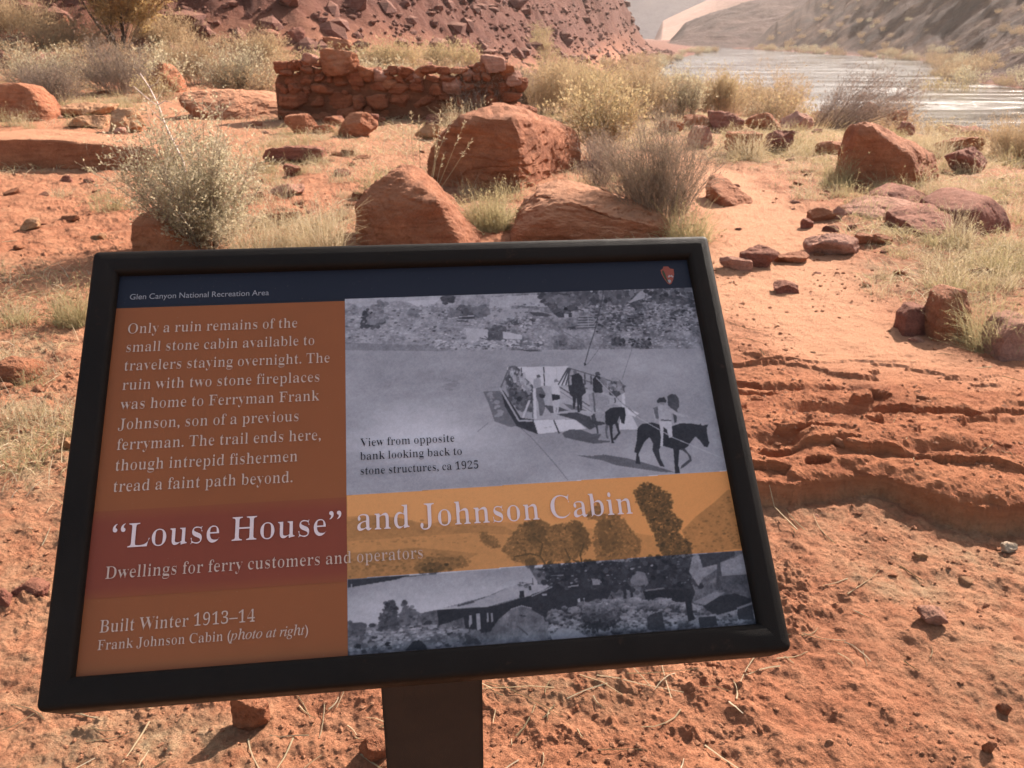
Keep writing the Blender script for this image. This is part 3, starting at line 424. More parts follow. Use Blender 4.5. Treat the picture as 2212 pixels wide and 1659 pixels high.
'/p': '507;-143 -222 5 18 28 3 22 5 15 9 12 13 10 19 8 26 124 479 5 22 3 18 -1 13 -4 9 -7 6 -53 7 5 18 64 8 46 9 45 10 6 -1 3 -3 1 -4 -3 -17 -24 -73 54 55 57 33 59 11 35 -4 29 -12 25 -20 18 -27 10 -33 4 -39 -3 -40 -9 -40 -14 -41 -19 -40 -23 -37 -27 -35 -31 -33 -33 -27 -35 -23 -37 -17 -38 -11 -39 -3 -30 2 -25 6 -21 11 -30 -129 -10 -48 2 -11 6 -10 11 -7 61 -8 -5 -17;150 14 28 3 27 10 26 17 25 22 23 26 22 31 19 33 17 35 14 37 10 38 6 37 2 36 -2 26 -6 21 -11 18 -14 12 -18 8 -21 2 -33 -6 -32 -16 -30 -28 -27 -37 -22 -45 -17 -53 -37 -146 -4 -18 -2 -18 6 -25 19 -15',
'/h': '599;453 -10 -26 3 -22 9 -18 15 -14 20 -8 24 -3 29 5 57 14 78 23 104 11 54 4 39 -5 33 -15 19 -26 7 -38 -8 -39 -26 -38 -42 -34 -51 -25 -50 -15 -48 -54 -256 -93 0 130 618 9 53 -8 26 -23 16 -39 5 -8 0 9 42 184 0 -39 -184 -19 -82 -21 -84 11 0 57 75 62 45 66 15 59 -12 36 -37 12 -62 -5 -43 -13 -67 -26 -118 -10 -56 -3 -49 4 -27 12 -16 19 -5 20 3 21 7 23 13 18 -29 -42 -32 -41 -19',
'/o': '522;157 -12 -46 5 -40 15 -32 25 -25 33 -15 39 -5 47 3 38 9 38 15 38 19 36 24 34 28 33 30 28 33 25 36 21 36 16 36 9 37 3 48 -5 40 -15 34 -24 25 -34 15 -39 5 -47 -2 -33 -8 -34 -11 -34 -17 -34 -19 -32 -23 -31 -26 -28 -28 -25 -30 -22 -48 -26 -48 -15;168 17 27 3 26 11 26 17 24 22 23 26 21 31 18 33 16 35 13 37 9 36 6 35 2 34 -9 60 -29 36 -47 12 -33 -5 -32 -16 -32 -25 -30 -35 -27 -42 -24 -49 -18 -52 -11 -49 -4 -48 3 -32 7 -26 13 -21 16 -16 21 -9',
'/t': '278;49 -12 -27 6 -16 17 -5 28 3 27 6 26 88 329 -69 0 4 21 60 23 56 48 53 71 23 0 -38 -131 85 0 -8 -32 -85 0 -81 -305 -9 -49 2 -12 6 -7 10 -2 19 8 26 24 33 40 15 -17 -52 -63 -50 -37',
'/a': '509;74 -12 -24 3 -21 9 -16 16 -13 21 -8 27 -2 32 4 54 13 55 21 56 28 54 36 49 42 44 46 35 46 21 47 7 36 -6 24 -18 13 -30 13 43 76 0 -91 -326 -14 -68 2 -8 6 -4 9 -2 17 7 25 23 31 37 14 -12 -52 -66 -48 -40 -43 -13 -23 5 -13 15 -5 26 4 29 11 47 19 65 -37 -57 -36 -47 -33 -36 -34 -26 -34 -16;122 49 16 2 16 8 18 12 54 59 50 80 36 90 8 29 5 28 1 26 -6 34 -17 21 -28 7 -31 -5 -30 -17 -30 -27 -28 -37 -24 -45 -22 -53 -23 -80 -8 -72 5 -33 14 -20',
'/r': '333;-19 0 87 311 15 75 -1 13 -5 10 -7 6 -51 8 3 19 66 11 46 9 42 9 7 -1 3 -5 -1 -7 -52 -191 72 113 58 68 46 23 12 -1 11 -5 9 -7 7 -11 4 -12 1 -14 -2 -17 -5 -15 -9 -13 -11 -10 -13 -6 -15 -2 -30 11 -7 8 -5 10 -3 12 -78 -102 -64 -133 -50 -164',
'/g': '426;94 -228 -49 4 -42 11 -34 18 -26 24 -15 28 -5 32 14 54 44 49 72 44 -24 14 -15 16 -5 19 3 12 7 13 13 15 55 55 -40 30 -24 36 -8 44 3 32 9 30 16 29 21 26 25 23 30 19 33 14 36 8 38 3 25 -2 27 -6 29 -9 59 -17 65 0 0 -44 -69 0 7 -44 -3 -33 -9 -32 -16 -28 -21 -26 -25 -22 -28 -18 -33 -13 -34 -8 -36 -3 -42 3 -18 -15 -10 -14 -4 -14 9 -16 25 -17 43 -15 48 -16 41 -18 33 -19 24 -23 14 -29 5 -35 -3 -32 -10 -30 -16 -27 -23 -23 -27 -20 -33 -16 -38 -12 -42 -7;166 192 21 3 19 8 19 14 16 18 14 22 13 26 9 28 5 29 2 31 -2 23 -6 20 -10 16 -13 11 -16 7 -18 2 -20 -3 -19 -8 -18 -14 -18 -19 -15 -22 -12 -25 -10 -28 -6 -29 -2 -31 7 -44 23 -26;112 -197 83 12 50 36 17 60 -2 15 -6 15 -11 12 -47 32 -56 23 -62 19 -51 -37 -31 -41 -10 -44 14 -57 42 -34',
'/i': '264;182 586 -13 2 -12 5 -10 8 -9 11 -5 12 -2 13 2 13 5 12 9 11 10 9 12 5 13 2 13 -2 13 -5 11 -8 8 -11 5 -13 2 -13 -2 -14 -5 -12 -8 -10 -11 -9 -12 -4;49 -12 -27 6 -17 18 -5 31 5 36 12 49 65 231 5 19 2 15 -2 12 -5 9 -8 7 -48 7 4 17 67 9 46 8 41 9 6 -1 4 -4 1 -7 -1 -8 -3 -10 -97 -324 -8 -40 2 -16 7 -10 12 -3 23 9 29 25 34 43 15 -15 -55 -68 -53 -40',
'_G': '740;673 336 -229 0 0 -88 131 0 0 -140 -47 -14 -50 -9 -51 -4 -91 12 -76 35 -59 55 -37 72 -13 85 13 84 37 72 56 56 73 36 84 13 82 -8 82 -22 81 -37 0 99 -93 35 -75 18 -75 5 -118 -18 -101 -49 -78 -76 -51 -97 -18 -114 18 -113 50 -95 77 -74 100 -47 118 -17 89 6 84 18 87 32',
'_l': '219;154 682 -89 0 0 -682 89 0',
'_e': '479;438 130 -52 -29 -52 -19 -53 -6 -74 15 -51 45 -26 75 316 0 -9 89 -25 70 -41 49 -54 29 -66 10 -69 -11 -58 -30 -45 -48 -28 -63 -10 -76 9 -72 27 -66 45 -53 61 -35 76 -13 68 6 57 17 54 30;132 270 22 60 40 38 59 13 55 -14 35 -38 15 -59',
'_n': '500;150 449 -89 0 0 -449 89 0 0 322 39 38 36 21 37 6 47 -14 30 -37 11 -58 0 -278 89 0 0 277 -8 66 -21 51 -33 36 -42 21 -49 7 -49 -8 -46 -23 -39 -37 -2 0',
'_C': '708;656 635 -86 32 -77 18 -71 6 -122 -17 -103 -50 -80 -76 -51 -100 -18 -117 14 -90 42 -91 72 -81 103 -56 137 -22 97 8 80 21 70 31 0 107 -79 -42 -80 -26 -79 -9 -92 12 -76 35 -58 55 -37 71 -13 86 13 85 38 72 58 55 75 36 88 13 77 -8 77 -23 81 -40',
'_a': '427;411 80 -19 -13 -16 -8 -12 -3 -9 2 -6 7 -2 14 0 231 -8 55 -23 41 -35 29 -45 17 -52 6 -60 -7 -49 -20 -40 -34 0 -97 45 42 48 24 49 8 45 -8 27 -26 9 -45 0 -24 -79 -28 -44 -16 -41 -20 -35 -25 -24 -35 -9 -46 14 -54 38 -40 58 -16 41 5 40 15 40 26 13 -26 22 -15 33 -5 26 3 26 11 34 21;258 91 -25 -20 -26 -13 -27 -4 -33 8 -23 22 -8 33 20 45 51 33 71 27',
'_y': '438;438 449 -100 0 -116 -253 -121 253 -101 0 174 -353 -153 -326 99 0',
'_o': '552;273 458 -76 -11 -65 -32 -51 -50 -33 -63 -12 -73 11 -78 33 -65 50 -51 65 -32 78 -12 81 11 67 32 51 50 33 66 11 79 -12 75 -33 63 -52 49 -67 31;272 378 50 -7 42 -21 33 -32 21 -41 7 -49 -7 -54 -20 -43 -32 -33 -42 -20 -52 -7 -48 7 -40 21 -31 33 -19 44 -7 53 7 49 20 41 31 31 40 21',
'_N': '781;706 682 -92 0 0 -528 -462 528 -78 0 0 -682 92 0 0 525 456 -525 84 0',
'_t': '333;167 542 -167 -163 0 -10 78 0 0 -237 6 -46 17 -39 30 -30 41 -19 52 -7 34 4 39 11 35 15 0 83 -35 -18 -34 -11 -32 -4 -28 6 -25 21 -11 41 0 230 142 0 0 80 -142 0',
'_i': '219;154 449 -89 0 0 -449 89 0;163 585 -7 27 -19 19 -27 7 -27 -7 -19 -19 -7 -27 7 -27 19 -19 27 -7 27 7 19 19',
'_R': '604;77 682 0 -682 98 0 0 296 41 0 49 -9 56 -44 76 -103 90 -140 117 0 -93 135 -49 78 -48 63 -55 48 62 39 39 56 13 72 -10 65 -29 53 -47 40 -62 24 -76 9;175 598 63 0 77 -12 43 -36 14 -55 -3 -33 -13 -31 -25 -24 -39 -17 -54 -6 -63 0',
'_r': '396;69 449 0 -449 89 0 0 235 15 70 39 49 55 19 25 -6 29 -15 29 -23 47 77 -36 29 -35 17 -36 6 -42 -11 -44 -37 -44 -64 -2 0 0 103',
'_A': '667;362 686 -69 0 -293 -686 100 0 86 201 290 0 91 -201 100 0;326 536 110 -247 -212 0',
'_c': '438;393 427 -41 16 -42 11 -47 4 -75 -11 -62 -32 -46 -50 -29 -67 -10 -82 11 -74 31 -62 48 -48 63 -30 75 -11 49 4 47 9 38 13 0 88 -42 -17 -39 -10 -38 -3 -51 7 -42 19 -32 30 -20 42 -7 51 6 51 19 42 29 32 38 20 45 7 38 -4 40 -13 46 -27',
' ': '250',
}
# ------------------------------------------------------------------ the wayside sign
SLOPE, YAW, FW, FH = R(44.6), R(6.77), 0.957, 0.652
cs, sn = math.cos(SLOPE), math.sin(SLOPE)
ORG = np.array([-0.5766, 0.8109, 0.795])                       # lower left outer corner of the frame face
POSTU, POSTD = 0.4785, 0.234
pb = (ORG[0] + POSTU*math.cos(YAW) - (POSTD + 0.05)*math.sin(YAW), ORG[1] + POSTU*math.sin(YAW) + (POSTD + 0.05)*math.cos(YAW))
zb = H(*pb)
sign = empty('wayside_sign', (pb[0], pb[1], zb), YAW)
tag(sign, 'dark framed slanted information sign with brown text panel and old photographs on a single post', 'sign')
def L(u, v, ww=0.0):                                           # frame-plane coordinates to the sign's own space
    return (u - POSTU, v*cs - ww*sn - POSTD - 0.05, ORG[2] - zb + v*sn + ww*cs)
def LV(A): A = np.asarray(A, float); return np.column_stack([A[:, 0] - POSTU, A[:, 1]*cs - A[:, 2]*sn - POSTD - 0.05, ORG[2] - zb + A[:, 1]*sn + A[:, 2]*cs])

t = NT('bronze_powder_coat'); P = t.coord('Object')
sp1 = t.noise(P, 900, 3, 0.7); dirt = t.noise(P, 30, 6, 0.7)
c = t.ramp(t.noise(P, 6, 5, 0.6), [(0.35, (0.010, 0.0075, 0.006)), (0.7, (0.016, 0.0115, 0.009))])
c = t.mix(t.ramp(dirt, [(0.63, 0.0), (0.82, 0.35)]), c, (0.16, 0.085, 0.055))
M['frame'] = t.set(c, t.ramp(dirt, [(0.3, 0.45), (0.7, 0.65)]), t.bump(sp1, 0.55, 0.0012), 0.11)
t = NT('post_paint'); P = t.coord('Object')
c = t.ramp(t.noise(P, 8, 6, 0.65), [(0.35, (0.020, 0.013, 0.010)), (0.7, (0.034, 0.021, 0.015))])
M['post'] = t.set(c, 0.65, t.bump(t.noise(P, 500, 3, 0.7), 0.4, 0.001), 0.35)
def m_print(name, col, var=0.06):
    t = NT(name); P = t.coord('Object'); n = t.noise(P, 5, 5, 0.6)
    c = t.ramp(n, [(0.3, tuple(v*(1-var) for v in col)), (0.7, tuple(v*(1+var) for v in col))])
    d = t.ramp(t.noise(P, 420, 2, 0.5), [(0.72, 0.0), (0.80, 0.35)]); c = t.mix(d, c, (0.4, 0.3, 0.25))   # specks of dust
    t.b.inputs['Coat Weight'].default_value = 0.12; t.b.inputs['Coat Roughness'].default_value = 0.28
    return t.set(c, 0.5, None, 0.2)

# frame: a profile swept round the rounded rectangle
prof = [(0.010, -0.075), (0.003, -0.072), (0.0, -0.068), (0.0, -0.008), (0.0012, -0.0035), (0.0038, -0.0008), (0.008, 0.0), (0.031, 0.0), (0.0345, -0.001), (0.0372, -0.0042), (0.0385, -0.009), (0.0388, -0.014)]
def ring_pts(d, r0=0.009, k=6):
    r = max(0.0004, r0 - d); pts = []
    for cx, cy, a0 in ((FW - d - r, d + r, -90), (FW - d - r, FH - d - r, 0), (d + r, FH - d - r, 90), (d + r, d + r, 180)):
        for i in range(k + 1):
            a = R(a0 + 90*i/k); pts.append((cx + r*math.cos(a), cy + r*math.sin(a)))
    # subdivide the four straight runs a little for an even surface
    return pts
V = []; n = None
for d, ww in prof:
    q = ring_pts(d); n = len(q); V += [(x, y, ww) for x, y in q]
F = [(k*n + i, k*n + (i+1) % n, (k+1)*n + (i+1) % n, (k+1)*n + i) for k in range(len(prof)-1) for i in range(n)]
frame = obj('frame', mesh_np('frame', LV(V), np.array(F)), M['frame'], sign)
frame.data.polygons.foreach_set('use_smooth', [True]*len(frame.data.polygons))
md = frame.modifiers.new('edges', 'EDGE_SPLIT'); md.split_angle = R(50)
def box(name, u0, u1, v0, v1, w0, w1, mat, parent):
    V = [(u, v, ww) for ww in (w0, w1) for v in (v0, v1) for u in (u0, u1)]
    F = [(0,2,3,1), (4,5,7,6), (0,1,5,4), (2,6,7,3), (0,4,6,2), (1,3,7,5)]
    return obj(name, mesh_np(name, LV(V), np.array(F), False), mat, parent)
box('back_plate', 0.0102, FW - 0.0102, 0.0102, FH - 0.0102, -0.074, -0.066, M['frame'], sign)
PW = -0.0135                                                    # face of the printed panel
panel = box('panel', 0.0375, FW - 0.0375, 0.0365, FH - 0.0375, -0.030, PW, m_print('panel_ground', (0.02, 0.02, 0.026)), sign)
def sheet(name, u0, u1, v0, v1, k, mat):
    V = [(u0, v0, PW + k), (u1, v0, PW + k), (u1, v1, PW + k), (u0, v1, PW + k)]
    return obj(name, mesh_np(name, LV(V), np.array([(0, 1, 2, 3)]), False), mat, panel)
PRINT_GAIN = 1.0
UI0, UI1, VI0, VI1, UB = 0.0387, 0.9183, 0.0377, 0.6133, 0.3725
sheet('header_band', UI0, UI1, 0.5618, VI1, 0.0004, m_print('navy_print', (0.014, 0.016, 0.027)))
sheet('text_panel', UI0, UB, VI0, 0.5586, 0.0004, m_print('brown_print', (0.27, 0.086, 0.030), 0.05))
tb = m_print('red_brown_print', (0.225, 0.052, 0.028), 0.05); nt = tb.node_tree; pb_ = nt.nodes['Principled BSDF']; src = pb_.inputs['Base Color'].links[0].from_socket
ge = nt.nodes.new('ShaderNodeTexCoord'); sx = nt.nodes.new('ShaderNodeSeparateXYZ'); rp = nt.nodes.new('ShaderNodeValToRGB'); mx = nt.nodes.new('ShaderNodeMix'); mx.data_type = 'RGBA'   # the band's printed edges fade out
for p_, v_ in ((0.12, 1), (0.86, 1)): e = rp.color_ramp.elements.new(p_); e.color = (v_, v_, v_, 1)
rp.color_ramp.elements[0].color = rp.color_ramp.elements[-1].color = (.45, .45, .45, 1)
for a_, b_ in ((ge.outputs['Generated'], sx.inputs[0]), (sx.outputs[2], rp.inputs[0]), (rp.outputs[0], mx.inputs[0]), (src, mx.inputs[7]), (mx.outputs[2], pb_.inputs['Base Color'])): nt.links.new(a_, b_)
mx.inputs[6].default_value = (0.27, 0.086, 0.030, 1)
sheet('title_band', UI0, UB, 0.1335, 0.2495, 0.0008, tb)

def glyph(k):
    p = GLYPHS[k].split(';'); out = []
    for c in p[1:]: out.append(np.cumsum(np.array(c.split(), float).reshape(-1, 2), 0)/1000)
    return float(p[0])/1000, out
KERN = {}
def text_block(name, lines, mat, w=0.0013, weight=0.0):
    cu = bpy.data.curves.new(name, 'CURVE'); cu.dimensions = '2D'; cu.fill_mode = 'FRONT'
    for s, u0, v0, u1, size, sans in lines:
        seq = []; ital = False
        for ch in s:
            if ch == '<': ital = True; continue
            if ch == '>': ital = False; continue
            seq.append(' ' if ch == ' ' else ('_' + ch if sans else ('/' + ch if ital else ch)))
        tot = sum(glyph(k)[0] for k in seq); sx = (u1 - u0)/tot; x = u0
        for k in seq:
            adv, cs_ = glyph(k)
            for c in cs_:
                spl = cu.splines.new('POLY'); spl.points.add(len(c) - 1); spl.use_cyclic_u = True
                co = np.zeros((len(c), 4), np.float32); co[:, 0] = x + c[:, 0]*sx; co[:, 1] = v0 + c[:, 1]*size; co[:, 3] = 1
                spl.points.foreach_set('co', co.ravel())
            x += adv*sx
    tmp = bpy.data.objects.new('tmp', cu); COL.objects.link(tmp)
    dg = bpy.context.evaluated_depsgraph_get(); me = bpy.data.meshes.new_from_object(tmp.evaluated_get(dg)); bpy.data.objects.remove(tmp); bpy.data.curves.remove(cu)
    A = np.empty(len(me.vertices)*3, np.float32); me.vertices.foreach_get('co', A); A = A.reshape(-1, 3); A[:, 2] = PW + w
    me.vertices.foreach_set('co', LV(A).astype(np.float32).ravel()); me.materials.clear(); me.name = name
    me.polygons.foreach_set('use_smooth', [False]*len(me.polygons)); me.update()
    return obj(name, me, mat, panel)
mt_title = m_print('title_ink', (0.74, 0.60, 0.60), 0.03); mt_body = m_print('cream_ink', (0.54, 0.39, 0.32), 0.03)
mt_head = m_print('grey_ink', (0.30, 0.29, 0.31), 0.03); mt_dark = m_print('dark_ink', (0.018, 0.018, 0.024), 0.03)
B = 0.0238
text_block('header_text', [('Glen Canyon National Recreation Area', 0.0561, 0.5725, 0.2593, 0.0135, True)], mt_head)
text_block('body_text', [('Only a ruin remains of the', .0573, .5158, .3030, B, 0), ('small stone cabin available to', .0578, .4857, .3284, B, 0),
    ('travelers staying overnight. The', .0580, .4560, .3507, B, 0), ('ruin with two stone fireplaces', .0583, .4258, .3364, B, 0),
    ('was home to Ferryman Frank', .0590, .3960, .3348, B, 0), ('Johnson, son of a previous', .0585, .3657, .3074, B, 0),
    ('ferryman. The trail ends here,', .0592, .3355, .3381, B, 0), ('though intrepid fishermen', .0598, .3054, .3062, B, 0),
    ('tread a faint path beyond.', .0600, .2753, .3000, B, 0)], mt_body)
text_block('title_text', [('“Louse House”', .0640, .1978, .3674, .0475, 0)], mt_title, 0.0022)
text_block('title_text', [('and Johnson Cabin', .3840, .2012, .7724, .0475, 0)], mt_title, 0.0022)
text_block('subtitle_text', [('Dwellings for ferry customers and operators', .0614, .1580, .4751, .0235, 0)], mt_body, 0.0022)
text_block('date_text', [('Built Winter 1913–14', .0609, .0903, .2552, .0228, 0), ('Frank Johnson Cabin (<photo at right>)', .0608, .0690, .3231, .0178, 0)], mt_body)
text_block('caption_text', [('View from opposite', .3925, .3220, .5266, .0176, 0), ('bank looking back to', .3916, .3018, .5361, .0172, 0), ('stone structures, ca 1925', .3913, .2802, .5587, .0168, 0)], mt_dark, 0.0022)
# arrowhead emblem
def flat(name, pts, mat, parent, w):
    V = [(u, v, PW + w) for u, v in pts]
    bm = bmesh.new(); f = bm.faces.new([bm.verts.new(L(*p)) for p in V]); f.normal_update()
    if f.normal.y > 0: f.normal_flip()
    bmesh.ops.triangulate(bm, faces=bm.faces[:])
    me = bpy.data.meshes.new(name); bm.to_mesh(me); bm.free(); return obj(name, me, mat, parent)
def em(pts): return [(0.8715 + x*0.0226, 0.5693 + y*0.0327) for x, y in pts]
emb = flat('emblem', em([(.02,.80),(.20,.88),(.28,1.0),(.62,1.0),(.72,.88),(.98,.84),(.96,.55),(.82,.25),(.62,.02),(.5,-.02),(.36,.06),(.18,.3),(.04,.58)]), m_print('emblem_brown', (0.30, 0.075, 0.05)), panel, 0.0008)
emb['label'] = 'small red-brown arrowhead emblem'
flat('emblem_field', em([(.10,.72),(.20,.80),(.30,.62),(.36,.34),(.42,.16),(.50,.06),(.36,.12),(.22,.34),(.12,.56)]), m_print('emblem_green', (0.05, 0.06, 0.03)), emb, 0.0012)
flat('emblem_peak', em([(.44,.40),(.58,.52),(.66,.46),(.74,.52),(.88,.40),(.80,.36),(.70,.42),(.60,.40),(.52,.36)]), m_print('emblem_white', (0.40, 0.33, 0.32)), emb, 0.0012)
flat('emblem_lake', em([(.40,.20),(.52,.26),(.64,.20),(.60,.10),(.50,.04),(.44,.10)]), m_print('emblem_grey', (0.30, 0.30, 0.30)), emb, 0.0012)

# post, seated in the soil, with the bracket plate that carries the frame
def lbox(name, x0, x1, y0, y1, z0, z1, mat, parent, bev=0.004):
    bm = bmesh.new(); bmesh.ops.create_cube(bm, size=1)
    for v in bm.verts: v.co = Vector(((x0+x1)/2 + v.co.x*(x1-x0), (y0+y1)/2 + v.co.y*(y1-y0), (z0+z1)/2 + v.co.z*(z1-z0)))
    bmesh.ops.bevel(bm, geom=bm.edges[:], offset=bev, segments=2, affect='EDGES')
    me = bpy.data.meshes.new(name); bm.to_mesh(me); bm.free(); return obj(name, me, mat, parent)
lbox('post', -0.0815, 0.0815, -0.05, 0.05, -0.30, ORG[2] - zb + 0.13, M['post'], sign)
bk = lbox('mounting_bracket', -0.20, 0.20, -0.11, 0.11, -0.0045, 0.0045, M['post'], sign, 0.002)
bk.rotation_euler = (SLOPE, 0, 0); bk.location = L(POSTU, 0.33, -0.0805)
# ------------------------------------------------------------------ rocks
_ICO = {}
def ico(n):
    if n not in _ICO:
        bm = bmesh.new(); bmesh.ops.create_icosphere(bm, subdivisions=n, radius=1)
        bm.verts.ensure_lookup_table()
        _ICO[n] = (np.array([v.co[:] for v in bm.verts]), np.array([[v.index for v in f.verts] for f in bm.faces])); bm.free()
    V, F = _ICO[n]; return V/np.linalg.norm(V, axis=1)[:, None], F
def soft_planes(D, N, d, p=26):
    q = np.maximum(D@N.T/d, 1e-4); return (q**p).sum(1)**(-1/p)
def vnormals(V, F):
    fn = np.cross(V[F[:, 1]] - V[F[:, 0]], V[F[:, 2]] - V[F[:, 0]]); vn = np.zeros_like(V)
    for k in range(3): np.add.at(vn, F[:, k], fn)
    return vn/(np.linalg.norm(vn, axis=1)[:, None] + 1e-12)
def roughen(V, F, size, amp, seed, strata=0.5, tilt=0.15):
    n = vnormals(V, F); o = rng.uniform(0, 100, 3)
    q = V/size
    a = fbm3(q*2.2 + o, seed, 5, 0.55); s = fbm3((q + tilt*q[:, [1, 0, 1]])*np.array([1.2, 1.2, 8.0]) + o, seed+7, 4, 0.55); e = -np.abs(fbm3(q*3.6 + o, seed+9, 4, 0.5))
    f = fbm3(q*11 + o, seed+13, 4, 0.6)
    return V + n*(1.35*amp*size*(0.75*a + strata*0.7*s + 0.8*(e + 0.15) + 0.28*f))[:, None]
def fracture(V, F, size, seed, amount=1.0):
    """bedding ledges and flat chips: stepped offsets along the normal"""
    g = np.random.default_rng(seed + 900); n = vnormals(V, F); q = V/size; o = g.uniform(0, 50, 3)
    ax = unit3(np.array([g.normal()*.25, g.normal()*.25, 1.0])); h = (q@ax)*9 + 1.6*fbm3(q*1.6 + o, seed, 3); k = np.floor(h).astype(int); f = h - k
    lay = g.uniform(-1, 1, 64); a = lay[k % 64]; b = lay[(k+1) % 64]; st = a + (b - a)*sstep(.84, 1.0, f)
    c = 5*(fbm3(q*1.9 + o + 7, seed + 3, 3, .5)); kc = np.floor(c); ch = (kc + sstep(0, .08, c - kc) - .5)/5
    c2 = 4*(fbm3(q*4.6 + o + 3, seed + 5, 3, .5)); k2 = np.floor(c2); ch2 = (k2 + sstep(0, .12, c2 - k2) - .5)/4
    side = np.clip(1.15 - np.abs(n[:, 2]), 0, 1)[:, None]
    return V + n*size*amount*(0.011*st[:, None]*side + 0.062*ch[:, None] + 0.034*ch2[:, None])
def unit3(v): return v/np.linalg.norm(v)
def rand_block(lvl, seed, npl=15, sharp=60, flat=0.0):
    """an angular convex block, scaled to the box -1..1"""
    g = np.random.default_rng(seed); D, F = ico(lvl)
    N = g.normal(size=(npl, 3)); N[:, 2] *= (1 + flat); N /= np.linalg.norm(N, axis=1)[:, None]; d = g.uniform(0.62, 1.0, npl)
    N = np.vstack([N, np.eye(3), -np.eye(3)]); d = np.concatenate([d, np.full(6, 1.0)])
    V = D*soft_planes(D, N, d, sharp)[:, None]
    lo, hi = V.min(0), V.max(0); return (V - (lo+hi)/2)/((hi-lo)/2), F
GROUPS = {}
def put_rock(name, label, mat, V, F, cat, group=None):
    c = V.mean(0); c[2] = V[:, 2].min()
    o = obj(name, mesh_np(name, V - c, F, False), mat, None, c); return tag(o, label, cat, group)
def hull_rock(label, mat, base, pts, thick, lvl=6, amp=0.035, seed=1, extra=None, name='boulder', p=30, sink=0.12, strata=0.5, more=(), frac=1.0):
    b = gp(*base); Y0 = b[1]; parts = []
    for ptset in (pts,) + tuple(more):
        W = np.array([at_y(x, y, Y0 + dd) for x, y, dd in ptset]); c = W.mean(0); back = W.copy()
        back[:, 0] = c[0] + (back[:, 0] - c[0])*0.82*(1 + thick/Y0); back[:, 1] += thick; back[:, 2] = b[2] + (back[:, 2] - b[2])*0.92
        low = W[W[:, 2] < b[2] + 0.45*(W[:, 2].max() - b[2])].copy(); low[:, 2] = b[2] - sink
        A = np.vstack([W, back, low]); bl = back.copy(); bl[:, 2] = b[2] - sink; A = np.vstack([A, bl])
        bm = bmesh.new()
        for v in A: bm.verts.new(v)
        bmesh.ops.convex_hull(bm, input=bm.verts[:]); bm.normal_update()
        c = A.mean(0); N = np.array([f.normal[:] for f in bm.faces]); P0 = np.array([f.verts[0].co[:] for f in bm.faces]); bm.free()
        d = ((P0 - c)*N).sum(1); s = np.sign(d); N = N*s[:, None]; d = np.abs(d); k = d > 1e-3; N, d = N[k], d[k]
        ext = A.max(0) - A.min(0); sc = ext/2
        gg = np.random.default_rng(seed + 40); nc = 5; Nc = gg.normal(size=(nc, 3)); Nc /= np.linalg.norm(Nc, axis=1)[:, None]     # chipped corners
        N = np.vstack([N, Nc]); d = np.concatenate([d, ((A - c)@Nc.T).max(0)*gg.uniform(.975, 1.0, nc)])
        D, F = ico(lvl); Ds = D*sc; Ds /= np.linalg.norm(Ds, axis=1)[:, None]
        # merge near-duplicate planes so that soft corners stay even
        key = np.round(np.column_stack([N*12, d/np.max(ext)*24])); _, ix = np.unique(key, axis=0, return_index=True); N, d = N[ix], d[ix]
        V = c + Ds*soft_planes(Ds, N, d, p*2.2)[:, None]
        parts.append((roughen(fracture(V, F, float(np.mean(ext)), seed + len(parts)*5, 0.75*frac), F, float(np.mean(ext)), amp*.7, seed + len(parts)*5, strata), F))
    V = np.vstack([q[0] for q in parts]); o = 0; Fs = []
    for v, f in parts: Fs.append(f + o); o += len(v)
    return put_rock(name, label, mat, V, np.vstack(Fs), 'boulder')
def box_rock(label, mat, x0, x1, top, base, seed, deep=0.8, lvl=None, amp=0.05, name=None, group=None, cat=None, sharp=60, strata=0.5, npl=14, flat=0.0, sink=0.22, z=None):
    b = gp((x0 + x1)/2, base); Y0 = b[1]; d = ray((x0+x1)/2, base); dist = Y0/d[1]
    wd = (x1 - x0)/FPX*dist; dp = wd*deep; tp = at_y((x0+x1)/2, top, Y0 + dp*0.45); h = max(tp[2] - b[2], 0.12*wd)
    pxw = (x1 - x0)*0.463
    if lvl is None: lvl = 3 if pxw < 14 else 4 if pxw < 30 else 5 if pxw < 90 else 6
    V, F = rand_block(lvl, seed, npl, sharp, flat)
    lowz = -sink*h; V = V*np.array([wd/2, dp/2, (h - lowz)/2]); V = roughen(fracture(V, F, (wd + h + dp)/3, seed, 1.1), F, (wd + h + dp)/3, amp*.7, seed, strata)
    V = V + np.array([at_y((x0+x1)/2, base, Y0)[0]*(1 + 0.4*dp/Y0), Y0 + dp*0.42, b[2] + (h + lowz)/2])
    if name is None: name = 'boulder' if wd > 0.35 else 'rock'
    return put_rock(name, label, mat, V, F, cat or ('boulder' if name == 'boulder' else 'rock'), group)

rk, mr, tn, pk, wh = M['rock'], M['maroon'], M['tan'], M['pink'], M['white']
# the big ones, from their corners
hull_rock('largest red boulder, standing in the middle with its shaded flat face to the viewer', rk, (1130, 416),
    [(915,352,.45),(938,303,.5),(985,258,.5),(1040,240,.55),(1078,232,.8),(1145,238,1.2),(1172,250,1.4),(1236,275,2.1),(1258,302,2.3),(1255,345,2.2),(1214,362,1.5),(1168,390,.75),
     (1108,254,.12),(1118,332,.05),(1132,412,.0),(930,372,.4),(1000,262,.3),(1020,402,.2)], 0.75, 6, 0.026, 3, p=44, strata=0.35)
hull_rock('pyramid shaped red boulder with a sunlit right slope behind the sign top edge', rk, (900, 548),
    [(756,540,.2),(760,485,.25),(768,443,.32),(804,400,.45),(840,370,.5),(874,367,.5),(904,380,.6),(938,423,.65),(984,457,.7),(1024,490,.7),(1064,545,.7),(946,440,.12),(1000,540,.0),(780,545,.05),(850,470,.1)], 0.6, 6, 0.045, 5, p=34)
